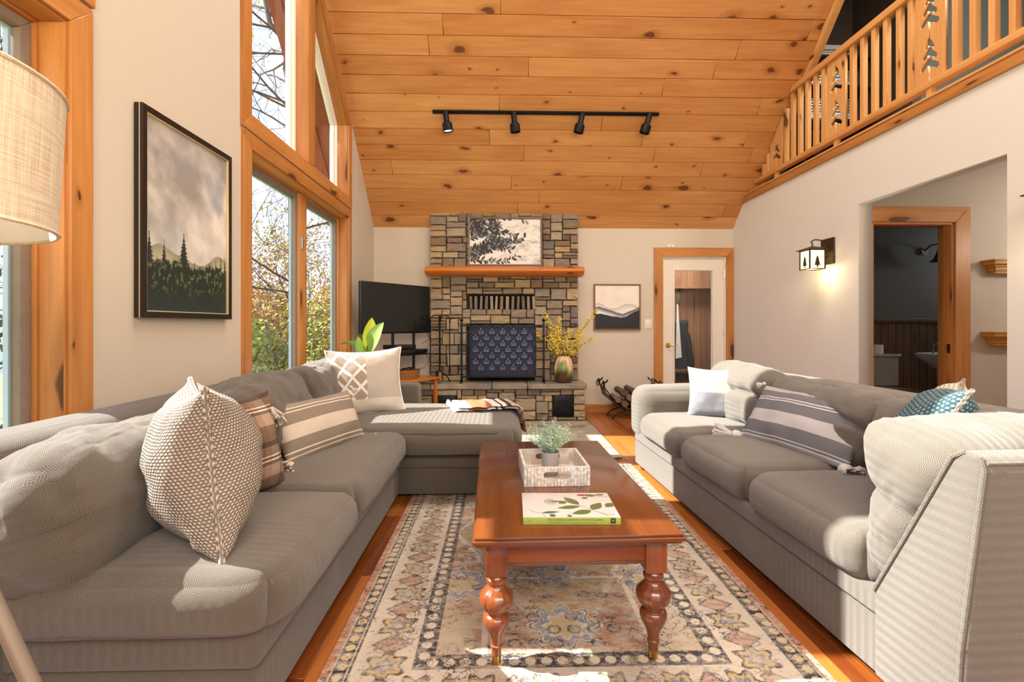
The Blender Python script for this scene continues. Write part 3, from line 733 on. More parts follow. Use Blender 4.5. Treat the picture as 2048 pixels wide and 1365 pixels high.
tree('bare_tree', 'tall bare twisting tree close outside the upper gable window', -4.18, 9.6, 12.5, 1.0, 'forsythia', 900, 5, leafz=(.3, 1.2), lsize=.035, thick=.1, levels=4, path=[(0, 0, 0), (.02, 0, 4), (0, 0, 7.4), (-.05, 0, 8.1), (-.02, 0, 8.7), (-.12, 0, 9.2), (-.08, 0, 9.7), (-.44, 0, 10.1), (-.6, .1, 10.7), (-.75, .2, 11.6), (-.9, .3, 12.8)])
tree('autumn_tree', 'rust coloured autumn tree behind the left pane of the lower window', -7.6, 15.5, 8.0, 1.0, 'fol_rust', 9000, 8, thick=.07, lsize=.045)
tree('yellow_tree', 'thin tree with sparse yellow leaves outside the right pane', -5.2, 14.5, 8.5, .9, 'fol_yellow', 5000, 21, thick=.055, lsize=.04)
tree('bare_sapling', 'slender bare sapling in front of the bushes outside', -4.3, 9.0, 7.5, .8, None, 0, 31, thick=.035)
tree('bare_sapling', 'slim leafless tree behind the window mullion', -6.6, 13.0, 9.5, .9, None, 0, 44, thick=.05)
tree('dark_tree', 'dark leafy tree outside the near left window behind the lamp shade', -8.5, 6.4, 8.5, 1.0, 'fol_dark', 3500, 52, thick=.14)
def bush(label, x, y, h, wd, fol, n_, seed):
    rn = random.Random(seed); t_ = thing('bush', label, 'bush', (x, y, -2.9)); m = MB(); f_ = MB()
    for k in range(9):
        a_ = rn.uniform(0, 6.28); e_ = Vector((math.cos(a_)*wd*.6*rn.random(), math.sin(a_)*wd*.6*rn.random(), h*rn.uniform(.7, 1.0)))
        m.tube([(0, 0, 0), e_*.5+Vector((0, 0, .2)), e_], [.035, .025, .008], 4)
    for k in range(n_):
        a_ = rn.uniform(0, 6.28); rr = wd*rn.random()**.5; zz = h*rn.random()**.8; rr *= (1-(zz/h)**3*.7)
        c = Vector((math.cos(a_)*rr, math.sin(a_)*rr, zz)); a1 = Vector((rn.gauss(0, 1), rn.gauss(0, 1), rn.gauss(0, 1))).normalized(); b1 = a1.orthogonal().normalized(); s_ = .055*rn.uniform(.6, 1.5)
        f_.add([c-a1*s_, c+b1*s_*.6, c+a1*s_, c-b1*s_*.6], [(0, 1, 2, 3)])
    m.build('stems', 'bark', t_, smooth=True); tag(f_.build('foliage', fol, t_), kind='stuff')
bush('olive green bush low behind the left window pane', -6.8, 12.5, 4.2, 1.9, 'fol_green', 13000, 1)
bush('golden brown bush behind the left window pane', -8.4, 17, 5.0, 2.4, 'fol_yellow', 13000, 2)
bush('bright green bush filling the right window pane', -4.6, 13.6, 4.6, 1.9, 'fol_green', 15000, 3)
bush('rust bush at the foot of the autumn tree', -9.8, 20, 5.4, 2.6, 'fol_rust', 11000, 4)
bush('yellow green bush beyond the slim tree', -6.6, 20, 5.6, 2.6, 'fol_yellow', 13000, 6)
bush('dark green bush outside the near left window', -5.6, 3.8, 4.4, 1.6, 'fol_dark', 4000, 5)

# ------------------------------------------------------------------ fireplace
def stone_proto(seed):
    rn = random.Random(seed); j = lambda q: rn.uniform(-q, q); c1, c2, c3, c4 = [rn.uniform(.03, .11) for _ in range(4)]; sk = j(.035)
    out = [(-.5, -.5+c1), (-.5+c1*.6, -.5), (j(.12), -.5+abs(j(.05))), (.5-c2*.6, -.5), (.5, -.5+c2), (.5-abs(j(.03)), j(.1)), (.5+sk, .5-c3), (.5-c3*.6+sk, .5), (j(.12), .5-abs(j(.05))), (-.5+c4*.6, .5), (-.5, .5-c4), (-.5+abs(j(.03)), j(.1))]; n = len(out)
    m = MB(); f = rn.uniform(.90, .96)
    vs = [(x, .5, z) for x, z in out]+[(x, -.34+rn.uniform(0, .1), z) for x, z in out]+[(x*f, -.46+j(.07), z*(f-.05)) for x, z in out]+[(j(.2), -.5+j(.05), j(.2))]
    fs = [(i, (i+1) % n, (i+1) % n+n, i+n) for i in range(n)]+[(i+n, (i+1) % n+n, (i+1) % n+2*n, i+2*n) for i in range(n)]+[(i+2*n, (i+1) % n+2*n, 3*n) for i in range(n)]
    m.add(vs, fs); return m.mesh('stone', 'stone')
protos = [stone_proto(s) for s in range(14)]
def pack(parent, x0, x1, z0, z1, yf, depth, holes, seed, cw=.046, ch=.034, maxw=5, maxh=4):
    rn = random.Random(seed); nx = int(round((x1-x0)/cw)); nz_ = int(round((z1-z0)/ch)); cw = (x1-x0)/nx; ch = (z1-z0)/nz_
    used = [[False]*nx for _ in range(nz_)]; px, py_, pz = parent.location
    def hole(i, j):
        x, z = x0+(i+.5)*cw, z0+(j+.5)*ch; return any(a < x < b and c < z < d for a, b, c, d in holes)
    for j in range(nz_):
        for i in range(nx):
            if hole(i, j): used[j][i] = True
    cnt = 0
    for j in range(nz_):
        for i in range(nx):
            if used[j][i]: continue
            ww = rn.choice((2, 3, 3, 4, 4, 5, maxw)); hh = rn.choice((1, 2, 2, 2, 3, 3, maxh)); ww = max(ww, hh) if rn.random() < .8 else ww
            k = 0
            while k < ww and i+k < nx and not used[j][i+k]: k += 1
            if k < ww+1 and k >= 1: ww = k if (k < ww or k-ww <= 0) else ww
            rem = 0
            while i+ww+rem < nx and not used[j][i+ww+rem]: rem += 1
            if rem == 1: ww += 1
            hh = min(hh, nz_-j)
            for h_ in range(1, hh+1):
                if h_ == hh: break
                if any(used[j+h_][i+q] for q in range(ww)): hh = h_; break
            for a_ in range(hh):
                for b_ in range(ww): used[j+a_][i+b_] = True
            o = link('stone', rn.choice(protos), parent)
            pro = rn.uniform(-.012, .016); W_, H_ = ww*cw-.005, hh*ch-.005
            o.location = (x0+(i+ww/2)*cw-px, yf+depth/2-pro/2-py_, z0+(j+hh/2)*ch-pz); o.scale = (W_, depth+pro, H_)
            if rn.random() < .5: o.rotation_euler = (0, R(rn.choice((0, 180)))+R(rn.uniform(-1.2, 1.2)), 0)
            cnt += 1
    return cnt
ch_ = thing('stone_chimney', 'dry stacked fieldstone chimney breast rising to the wooden ceiling', 'fireplace', (.06, 5.95, .44))
pack(ch_, -.879, .994, .44, 2.56, 5.945, .09, [(-.40, .45, 1.335, 1.52), (-.42, .46, .44, 1.16)], 3, cw=.05, ch=.038)
MB().box(-.93, .93, .075, .15, 0, 2.10).add([], []).build('mortar_core', 'mortar', ch_)
MB().box(-.46, .40, .06, .074, 0, .74).build('firebox', 'recess_dark', ch_)  # flat black sheet paints in the dark of the open firebox
MB().box(-.46, .40, .06, .073, .89, 1.09).build('vent_recess', 'recess_dark', ch_)  # black backing paints in the shade between the slot stones
rn = random.Random(9); x = -.445
while x < .37:
    w_ = rn.uniform(.028, .04); o = link('stone', rn.choice(protos), ch_, (x+w_/2, .035, .985)); o.scale = (w_, .07, .178); o.rotation_euler = (0, R(rn.uniform(-3, 3)), 0); x += w_+rn.uniform(.026, .036)
hr = thing('raised_hearth', 'raised fieldstone hearth with slab top in front of the chimney', 'hearth', (-.15, 5.8, 0))
pack(hr, -1.36, 1.03, 0, .375, 5.655, .10, [(.64, .893, .05, .306), (-.80, -.527, .05, .306)], 5, cw=.05, ch=.0375)
MB().box(-1.20, 1.16, -.06, .30, 0, .37).build('mortar_core', 'mortar', hr)
rn = random.Random(2); x = -1.38
for x1 in (-.83, -.10, .33, 1.05):
    m = MB(); n = 10; top = []; 
    fr_ = [(x+.004+(x1-x-.008)*k/n, 5.628+rn.uniform(-.006, .01)) for k in range(n+1)]
    m.prism([(a+.15, b-5.8) for a, b in fr_]+[(x1-.004+.15, .30), (x+.004+.15, .30)], .378, .44, 'z'); m.build('slab', 'slab_stone', hr, bevel=.006, seg=1); x = x1
for a, b in ((.643, .890), (-.80, -.53)):
    v = MB().box(a+.15, b+.15, -.158, -.145, .05, .303).build('vent_cover', 'black_iron', hr, bevel=.003)
    for k in range(4): MB().box(a+.15+.06+k*.034, a+.15+.082+k*.034, -.162, -.157, .10, .25).build('louvre', 'black_iron', v)
    for q in (a+.165, b+.135): MB().ball((q, -.16, .18), .006).build('screw', 'brass', v, smooth=True)
# mantel log, halved
mt = thing('mantel_beam', 'honey coloured half log mantel across the stone chimney', 'mantel', (.06, 5.85, 1.752))
m = MB(); n = 34; pr = []; NS = 16
for i in range(n+1):
    x_ = -.975+1.95*i/n; s_ = 1+.03*mn.noise(Vector((x_*4, 0, 1))); 
    for k in range(NS+1):
        a_ = math.pi*k/NS; m.v.append((x_, .095-math.sin(a_)*.20*s_, .066-math.cos(a_)*.066*s_))
q = NS+1
m.f += [(i*q+k, i*q+k+1, (i+1)*q+k+1, (i+1)*q+k) for i in range(n) for k in range(NS)]+[(i*q, (i+1)*q, (i+1)*q+NS, i*q+NS) for i in range(n)]
m.f += [tuple(range(q)), tuple(range(n*q, n*q+q))[::-1]]
m.build('log', 'mantel_log', mt, smooth=True, grain=0)
# leaf painting leaning on the mantel
pt = thing('leaf_painting', 'black and white leafy branch painting in weathered frame on the mantel', 'painting', (.066, 5.885, 1.886)); pt.rotation_euler = (R(-3), 0, 0)
def pframe(parent, W, H, wd, dp, mat, y0=0.0, name='frame'):
    p_ = rect(-W/2+wd, W/2-wd, wd, H-wd); ring(name, p_, wd, y0, y0+dp, mat, parent, axis='y', bevel=.002)
pframe(pt, .93, .62, .022, .035, 'grey_frame_wood')
MB().box(-.44, .44, .018, .03, .02, .60).build('canvas', 'paper_white', pt)
_lr = np.random.RandomState(5)
_leaves = []
for _b in range(15):
    x_, y_ = -.02, _lr.uniform(.0, 1.0)**.9; ang = _lr.uniform(-.35, .45); pts = []
    for k in range(int(_lr.randint(14, 36))):
        x_ += .026*math.cos(ang); y_ += .038*math.sin(ang); ang += _lr.normal(0, .10)+( .5-y_)*.03
        if x_ > .8: break
        pts.append((x_, y_))
        for s_ in (-1, 1):
            if _lr.rand() < .85*(1.15-x_): la = ang+s_*_lr.uniform(.5, 1.3); L = _lr.uniform(.022, .042); _leaves.append((x_+math.cos(la)*L, y_+math.sin(la)*L*1.5, la, L, _lr.rand()))
    _leaves.append(('stem', pts))
def leafart(U, V):
    n1 = vnoise(U, V, 5, 3, 5, 1.5); base = lerp(np.ones(U.shape+(3,))*hx('#e6e1da'), np.ones(U.shape+(3,))*hx('#b3b0ae'), np.clip((n1-.5)*3, 0, 1)*(.4+.6*U))
    dm = np.clip((vnoise(U, V*3, 9, 8, 4)-.62)*7, 0, 1)*np.clip(U*1.3-.1, 0, 1); base = lerp(base, np.ones(U.shape+(3,))*hx('#8b8b8c'), dm*.7)
    for l in _leaves:
        if l[0] == 'stem':
            for (a, b), (c, d) in zip(l[1], l[1][1:]):
                t_ = np.clip(((U-a)*(c-a)+(V-b)*(d-b)/2.2)/((c-a)**2+(d-b)**2/2.2+1e-9), 0, 1); ds = np.hypot(U-a-(c-a)*t_, (V-b-(d-b)*t_)*.66); base = lerp(base, np.ones(U.shape+(3,))*hx('#3a3a3c'), np.clip((.004-ds)*500, 0, 1)*.8)
        else:
            cx, cy, la, L, r_ = l; du = U-cx; dv = (V-cy)*.66; a = du*math.cos(la)+dv*math.sin(la); b = -du*math.sin(la)+dv*math.cos(la)
            ins = 1-(a/L)**2-(b/(L*.42))**2; base = lerp(base, np.ones(U.shape+(3,))*(hx('#242528') if r_ < .75 else hx('#77787a')), np.clip(ins*4, 0, 1)*.92)
    return base
grid_art('painting', .888, .578, 300, 196, leafart, 'art_paint', pt, (-.444, .0165, .022), (1, 0, 0), (0, 0, 1))
# fire screen
fs_ = thing('fire_screen', 'black wrought iron fire screen with fan scale pattern before the firebox', 'fireplace screen', (.033, 5.80, .44))
W2 = .505
for s_ in (-1, 1):
    MB().box(s_*W2-.012, s_*W2+.012, -.012, .012, .0, .74).ball((s_*W2, 0, .765), .022).build('upright', 'black_iron', fs_, bevel=0)
    MB().tube([(s_*W2, -.10, 0), (s_*W2, -.06, .045), (s_*W2, 0, .06), (s_*W2, .06, .045), (s_*W2, .09, 0)], .011, 6).build('foot', 'black_iron', fs_, smooth=True)
    MB().box(s_*.405-.007, s_*.405+.007, -.008, .008, .085, .70).build('inner_bar', 'black_iron', fs_)
for z in (.07, .70): MB().box(-W2, W2, -.009, .009, z-.010, z+.010).build('cross_rail', 'black_iron', fs_)
MB().box(-.40, .40, .010, .013, .08, .70).build('mesh_panel', 'mesh_sky_tint', fs_)
pitch = .8/6
ai = None
for r_ in range(8):
    z0 = .085+r_*.074
    for k in range(6 if r_ % 2 else 7):
        x_ = -.40+pitch*(k+(.5 if r_ % 2 else 0)); pts = []
        for q in range(13):
            a_ = math.pi*q/12; xx = x_+math.cos(a_)*pitch*.5; 
            if abs(xx) <= .402: pts.append((xx, -.008, z0+math.sin(a_)*.098))
        if len(pts) > 3: MB().tube(pts, .0045, 4).build('arch', 'arch_metal', fs_, smooth=True)
        if abs(x_) < .39 and r_ < 7:
            zc = z0+.075; lf_ = MB()
            for an in (-1.1, -.6, 0, .6, 1.1):
                L = .080 if an == 0 else (.056 if abs(an) < 1 else .044); d = Vector((math.sin(an), 0, math.cos(an))); s1 = Vector((math.cos(an), 0, -math.sin(an)))*.0095; b0 = Vector((x_, -.004, zc-.006))
                lf_.add([b0, b0+d*L*.5+s1, b0+d*L, b0+d*L*.5-s1], [(0, 1, 2, 3)])
                lf_.add([b0+Vector((0, .002, 0)), b0+d*L*.5+s1+Vector((0, .002, 0)), b0+d*L+Vector((0, .002, 0)), b0+d*L*.5-s1+Vector((0, .002, 0))], [(3, 2, 1, 0)])
            lf_.build('fan_leaf', 'fan_metal', fs_)
# fire tools
ft = thing('fire_tool_stand', 'black iron fire tool stand with arched top on the left of the hearth', 'tool stand', (-.735, 5.80, .44))
MB().tube([(0, 0, .05), (0, 0, .82)], .008, 8).build('pole', 'black_iron', ft, smooth=True)
for k in range(3):
    a_ = R(90+120*k+30); d = Vector((math.cos(a_), math.sin(a_), 0))
    MB().tube([Vector((0, 0, .10)), d*.05+Vector((0, 0, .11)), d*.10+Vector((0, 0, .06)), d*.125+Vector((0, 0, .008))], [.008, .008, .007, .009], 6).build('leg', 'black_iron', ft, smooth=True)
MB().tube([(-.125, 0, .74), (-.12, 0, .79), (-.08, 0, .825), (0, 0, .83), (.08, 0, .825), (.12, 0, .79), (.125, 0, .74)], .007, 6).tube([(0, -.09, .76), (0, -.08, .81), (0, 0, .83), (0, .08, .81), (0, .09, .76)], .007, 6).build('hanger_arch', 'black_iron', ft, smooth=True)
def tool(nm, lab, dx, dy, z0, head, lean=0):
    o = thing(nm, lab, 'fire tool', (-.735+dx, 5.80+dy, .44+z0), 0, 'hearth tools hanging on the stand')
    MB().tube([(0, 0, .0), (0, 0, .32), (.004, 0, .34), (-.004, 0, .36), (.004, 0, .38), (0, 0, .40), (0, 0, .62), (0, -.012, .65), (0, .012, .66), (0, .014, .63)], .0065, 6).build('shaft', 'black_iron', o, smooth=True)
    head(o)
tool('poker', 'slim black poker on the left arm of the tool stand', -.118, 0, .11, lambda o: MB().tube([(0, 0, .0), (.02, 0, -.01), (.03, 0, .02)], [.006, .005, .002], 5).build('hook', 'black_iron', o, smooth=True))
tool('tongs', 'black fire tongs nearest the screen on the tool stand', .118, 0, .12, lambda o: MB().tube([(0, 0, .1), (.012, 0, .0), (.0, 0, -.04)], .005, 5).tube([(0, 0, .1), (-.012, 0, .0), (.0, 0, -.04)], .005, 5).build('jaws', 'black_iron', o, smooth=True))
tool('brush', 'hearth brush with tan bristles hanging in front of the stand pole', .01, -.085, .14, lambda o: MB().lathe([(.012, 0), (.02, -.02), (.03, -.10), (.026, -.11)], 12).build('bristles', 'basket', o, smooth=True))
tool('shovel', 'black ash shovel hanging behind the stand pole', -.02, .085, .14, lambda o: MB().box(-.045, .045, -.004, .004, -.11, 0).build('blade', 'black_iron', o, bevel=.003))
# vase with forsythia
vz = thing('floor_vase', 'glazed cream green and brown vase at the right end of the hearth', 'vase', (.785, 5.80, .44))
prof = [(.075, 0), (.098, .01), (.112, .06), (.118, .12), (.117, .18), (.108, .24), (.092, .29), (.078, .315), (.074, .33), (.082, .345), (.086, .35), (.078, .35), (.070, .33), (.08, .28)]
m = MB().lathe(prof, 36, cap=False); m.f.append(tuple(range(36))[::-1]); me = m.mesh('vase_body', 'vase_glaze', smooth=True)
at = me.color_attributes.new('Col', 'FLOAT_COLOR', 'POINT')
for i_, v in enumerate(me.vertices):
    a_ = math.atan2(v.co.y, v.co.x); dr = .06*math.sin(a_*3+1)+.05*mn.noise(Vector((a_*3, 0, 2))); z = v.co.z
    c_ = rgb('#e2cfae') if z > .20+dr else (rgb('#6f8a3c') if z > .13+dr*.8 else rgb('#4a2f22'))
    if z > .325: c_ = rgb('#5a3020')
    if z > .20+dr and int((z*60+a_*6)) % 3 == 0: c_ = rgb('#b88a5a')
    at.data[i_].color = c_
link('vase_body', me, vz)
fo = thing('forsythia_branches', 'yellow flowering forsythia branches spraying out of the glazed vase', 'branches', (.785, 5.80, .72))
rn = random.Random(12); bl_ = MB()
ends = [(-.26, -.05, .58), (-.34, .02, .34), (-.18, -.1, .30), (.05, -.1, .36), (.42, -.05, .62), (.30, .02, .46), (.22, -.12, .30), (-.06, 0, .52), (.40, .02, .30), (-.12, -.08, .42)]
for e_ in ends:
    e_ = Vector(e_)*1.0; mid = Vector((e_.x*.25, e_.y*.3, e_.z*.5)); pts = []
    for k in range(9):
        t_ = k/8; p = (1-t_)**2*Vector((e_.x*.04, 0, -.2))+2*t_*(1-t_)*mid+t_*t_*e_; pts.append(p+Vector((rn.gauss(0, .006), rn.gauss(0, .006), 0)))
    MB().tube(pts, [.0045-.0003*k for k in range(9)], 5).build('branch', 'twig', fo, smooth=True)
    for k in range(70):
        q = rn.uniform(3.2, 7.99); i_ = int(q); p = pts[i_].lerp(pts[i_+1], q-i_)+Vector((rn.gauss(0, .016), rn.gauss(0, .016), rn.gauss(0, .016)))
        for b_ in range(4):
            d = Vector((rn.gauss(0, 1), rn.gauss(0, 1), rn.gauss(0, 1))).normalized(); s_ = d.orthogonal().normalized()*.0065; L = rn.uniform(.014, .025); bl_.add([p, p+d*L*.5+s_, p+d*L, p+d*L*.5-s_], [(0, 1, 2, 3)])
tag(bl_.build('blossoms', 'forsythia', fo), kind='stuff')

# ------------------------------------------------------------------ television corner
tvp0, tvp1 = Vector((-1.456, 4.98, 0)), Vector((-.855, 5.80, 0)); d = (tvp1-tvp0); tvc = (tvp0+tvp1)/2; ang = math.atan2(d.y, d.x)
tvt = thing('television', 'flat black television angled across the corner beside the chimney', 'television', (tvc.x, tvc.y, 1.05), ang)
MB().box(-.508, .508, .0, .045, 0, .565).build('housing', 'black_plastic', tvt, bevel=.006)
MB().box(-.494, .494, -.002, .001, .022, .551).build('screen', 'tv_screen', tvt)
MB().box(-.2, .2, .045, .085, .12, .42).build('rear_cover', 'black_plastic', tvt, bevel=.01)
ts = thing('television_stand', 'black two pole television stand with glass style shelf and wood foot', 'stand', (-1.12, 5.50, .53), ang)
for x_ in (-.16, .16): MB().tube([(x_, .0, .0), (x_, 0, .62)], .016, 12).build('pole', 'black_iron', ts, smooth=True)
MB().box(-.26, .26, -.17, .13, .27, .285).build('shelf', 'black_plastic', ts, bevel=.004)
MB().box(-.2, .2, -.01, .03, .55, .75).build('mount_plate', 'black_iron', ts)
tb = thing('corner_table', 'low orange pine table under the television stand', 'table', (-1.12, 5.50, 0), ang)
MB().box(-.36, .36, -.24, .20, .505, .53).build('table_top', 'mantel_log', tb, bevel=.004)
for x_ in (-.32, .32):
    for y_ in (-.20, .16): MB().box(x_-.02, x_+.02, y_-.02, y_+.02, 0, .504).build('leg', 'mantel_log', tb, bevel=.003)
def dev(nm, lab, x_, y_, z, w_, dd, h, rz):
    o = thing(nm, lab, 'device', (-1.12+x_*math.cos(ang)-y_*math.sin(ang), 5.50+x_*math.sin(ang)+y_*math.cos(ang), z), ang+rz)
    MB().box(-w_/2, w_/2, -dd/2, dd/2, .004, h).build('case', 'black_plastic', o, bevel=.004)
    for k in (-1, 1): MB().box(k*w_*.4-.01, k*w_*.4+.01, -.01, .01, 0, .004).build('foot', 'black_plastic', o)
    MB().box(-w_*.3, w_*.1, -dd/2-.002, -dd/2, h*.45, h*.7).build('display', 'tv_screen', o)
    for k in range(3): MB().box(w_*.2+k*.02, w_*.2+k*.02+.008, -dd/2-.002, -dd/2, h*.5, h*.62).build('button', 'nickel', o)
dev('disc_player', 'wide black disc player on the stand shelf', 0.03, -.02, .815, .44, .26, .05, .05)
dev('cable_box', 'small black cable box stacked on the disc player', -.06, .0, .866, .30, .22, .055, -.08)
bk = thing('wicker_basket', 'brown wicker basket on the orange pine table under the television', 'basket', (-1.06, 5.48, .53), ang)
m = MB(); 
for r_ in range(7): m.tube([(.13*math.cos(2*math.pi*k/24)*(1+r_*.02), .10*math.sin(2*math.pi*k/24)*(1+r_*.02), .008+r_*.014) for k in range(25)], .0075, 6)
m.build('weave', 'basket', bk, smooth=True); MB().lathe([(.09, 0), (.09, .004)], 24).build('bottom', 'basket', bk)
MB().tube([(-.13, 0, .09), (-.09, 0, .12), (0, .01, .115), (.08, .02, .125), (.1, 0, .10)], .006, 6).tube([(-.1, .04, .09), (-.02, -.03, .13), (.06, .0, .11), (.05, .04, .10)], .006, 6).build('coiled_cable', 'black_plastic', bk, smooth=True)
cb = MB(); cb.tube([(-.86, 5.62, 1.06), (-.84, 5.66, .98), (-.93, 5.66, .93)], .004, 5).tube([(-.90, 5.60, .83), (-.84, 5.64, .74), (-.90, 5.62, .64), (-1.02, 5.55, .62)], .004, 5)
tag(cb.build('power_cable', 'black_plastic', smooth=True), 'thin black cables looping beside the television stand', 'cable')
# fiddle leaf plant
fp = thing('leafy_plant', 'broad leaved green plant behind the patterned pillow in the corner', 'plant', (-1.28, 4.52, 0))
MB().lathe([(.09, 0), (.12, .02), (.14, .25), (.15, .27), (.135, .27), (.125, .23)], 28).build('pot', 'white_paint', fp, smooth=True)
MB().lathe([(.12, .225), (.12, .235)], 20).build('soil', 'soil', fp)
MB().tube([(0, 0, .22), (.01, 0, .55), (.02, -.01, .95)], [.012, .01, .006], 8).build('stem', 'twig', fp, smooth=True)
def bigleaf(parent, base_, d, L, W_, mat, droop=.3, tw=0):
    base_, d = Vector(base_), Vector(d).normalized(); side = d.cross(Vector((0, 0, 1))).normalized(); side.rotate(Matrix.Rotation(tw, 3, d)); up = side.cross(d); m = MB(); n = 9
    for i in range(n+1):
        t_ = i/n; c = base_+d*L*t_-Vector((0, 0, 1))*droop*L*t_*t_; w_ = W_*math.sin(math.pi*min(1, .06+t_*.94))**.75*(1.15-.3*t_)
        m.v += [c-side*w_+up*w_*.35, c-side*w_*.5+up*w_*.10, c, c+side*w_*.5+up*w_*.10, c+side*w_+up*w_*.35]
    m.f += [(i*5+k, i*5+k+1, i*5+k+6, i*5+k+5) for i in range(n) for k in range(4)]
    m.tube([base_-d*.04, base_, base_+d*L*.5-Vector((0, 0, 1))*droop*L*.25], [.004, .004, .002], 5)
    m.build('leaf', mat, parent, smooth=True)
bigleaf(fp, (.02, -.01, .86), (-.75, -.3, .95), .44, .06, 'leaf_big', .55, .5)
bigleaf(fp, (.02, -.01, .90), (.1, .1, 1), .36, .065, 'leaf_bright', .1, 1.3)
bigleaf(fp, (.03, -.01, .88), (.50, -.25, 1), .38, .085, 'leaf_big', .1, 1.4)
bigleaf(fp, (.02, -.03, .80), (-.15, -.4, 1), .34, .075, 'leaf_big', .2, 1.7)
bigleaf(fp, (.02, 0, .70), (.3, -.6, .7), .24, .05, 'leaf_pale', .4, .8)
bigleaf(fp, (.02, 0, .66), (-.4, -.5, .6), .22, .045, 'leaf_pale', .4, .3)

# ------------------------------------------------------------------ back wall pieces
mp = thing('mountain_picture', 'square picture of black misty ridges under a pale sky by the door', 'picture', (1.52, 6.07, 1.078))
pframe(mp, .61, .60, .018, .028, 'brown_frame_wood'); MB().box(-.29, .29, .012, .026, .012, .588).build('backing', 'paper_white', mp)
def ridge(U, V):
    sh = U.shape+(3,); c = lerp(np.ones(sh)*hx('#efe6dc'), np.ones(sh)*hx('#e2d8cf'), vnoise(U, V, 6, 2, 4))
    rr = np.hypot(U-.20, V-.83); c = lerp(c, np.ones(sh)*hx('#cfc4b8'), np.clip(1-abs(rr-.055)*120, 0, 1))
    f1 = .50+.06*np.sin(U*9+1)+.05*vnoise(U, U*0, 8, 4, 4); f2 = .49-.34*np.clip(U-.12, 0, .5)+.35*np.clip(U-.62, 0, 1)*1.25+.04*vnoise(U, U*0+.3, 12, 6, 4); f3 = .36-.20*np.clip(U-.1, 0, .52)+.52*np.clip(U-.62, 0, 1)+.03*vnoise(U, U*0+.6, 14, 9, 3)-.02
    def hz(c, f, dark, lite, soft):
        m_ = np.clip((f-V)*150, 0, 1); k = np.clip((f-V)/soft, 0, 1); return lerp(c, lerp(np.ones(sh)*hx(dark), np.ones(sh)*hx(lite), k), m_)
    c = hz(c, f1, '#bdb8b4', '#e6dfd8', .10); c = hz(c, f2, '#42484d', '#e9e4de', .12); c = hz(c, f3, '#1b2530', '#161f2a', .2)
    for k in range(7):
        bx, by = .58+.032*k, .55+.02*math.sin(k*2.3); c = lerp(c, np.ones(sh)*hx('#2a2c2e'), np.clip((.007-np.hypot(U-bx, (V-by)*1.6))*400, 0, 1))
    return c
grid_art('print', .574, .564, 150, 150, ridge, 'art_paint', mp, (-.287, .0105, .018), (1, 0, 0), (0, 0, 1))
sw = thing('light_switch', 'ivory double light switch plate left of the glass door', 'switch', (1.932, 6.093, 1.104))
MB().box(-.045, .045, -.0, .007, 0, .115).build('plate', 'white_paint', sw, bevel=.002)
for k in (-1, 1): MB().box(k*.02-.005, k*.02+.005, -.009, 0, .045, .07).build('toggle', 'white_vinyl', sw)
se = thing('door_sensor', 'small white sensor on top of the glass door casing', 'sensor', (2.22, 6.085, 2.157))
MB().box(-.045, .045, -.012, .013, 0, .035).build('case', 'white_vinyl', se, bevel=.004); MB().box(-.01, .01, -.014, -.011, .014, .02).build('lens', 'tv_screen', se)
# log rack
lr = thing('log_rack', 'black wrought iron log rack with scrolled handles by the back wall', 'log rack', (1.60, 5.84, 0))
for y_ in (-.14, .14):
    MB().tube([(-.34, y_, .46), (-.37, y_, .43), (-.36, y_, .37), (-.33, y_, .40), (-.335, y_, .46), (-.35, y_, .47)]+[(-.34+.68*k/10*.5, y_, .40-.30*math.sin(math.pi*k/20)) for k in range(11)]+[(.34*k/10, y_, .10+.30*(1-math.cos(math.pi*k/20))) for k in range(1, 11)]+[(.35, y_, .47), (.375, y_, .44), (.36, y_, .37)], .008, 6).build('side_rod', 'black_iron', lr, smooth=True)
    MB().tube([(-.24, y_, .0), (-.19, y_, .06), (-.08, y_, .10), (0, y_, .11), (.08, y_, .10), (.19, y_, .06), (.24, y_, 0)], .009, 6).build('leg', 'black_iron', lr, smooth=True)
for x_, z in ((-.34, .40), (-.30, .28), (-.16, .145), (0, .10), (.16, .145), (.30, .28), (.34, .40)): MB().tube([(x_, -.14, z), (x_, .14, z)], .006, 6).build('cross_bar', 'black_iron', lr, smooth=True)
for s_ in (-1, 1):
    for y_ in (-.14, .14):
        MB().tube([(s_*.34, y_, .40)]+[(s_*(.34-.05*math.sin(a_*.5)), y_+.02*math.sin(a_), .44+.04*(1-math.cos(a_))*.5) for a_ in np.linspace(0, 6.2, 9)], .006, 6).build('scroll', 'black_iron', lr, smooth=True)
MB().prism([(-.335, .38), (-.30, .27), (-.16, .152), (0, .112), (.16, .152), (.30, .27), (.335, .38), (.325, .38), (.29, .275), (.155, .162), (0, .122), (-.155, .162), (-.29, .275), (-.325, .38)], -.12, .12, 'y').build('leather_sling', 'leather', lr)
rn = random.Random(6); lg = [(-.08, .185, .045), (.03, .18, .042), (.13, .215, .042), (-.17, .235, .04), (-.03, .262, .042), (.075, .272, .045), (-.10, .325, .045), (.02, .345, .04)]
ll = ['lowest left split log in the iron rack', 'lowest middle split log in the iron rack', 'lowest right log in the iron rack', 'log against the left side of the iron rack', 'middle log of the second layer in the iron rack', 'right log of the second layer in the iron rack', 'topmost left log poking above the iron rack', 'topmost dark log on the pile in the iron rack']
for (x_, z, r_), lab in zip(lg, ll):
    n = 9; pr_ = [(r_*rn.uniform(.82, 1.05)*math.cos(2*math.pi*k/n), r_*rn.uniform(.82, 1.05)*math.sin(2*math.pi*k/n)) for k in range(n)]
    m = MB().prism(pr_, -.17, .17, 'y'); o = m.build('firewood_log', 'firewood', None, bevel=.003, grain=1, loc=(1.60+x_, 5.84+rn.uniform(-.02, .02), z), seg=1); tag(o, lab, 'log', 'firewood in the rack')
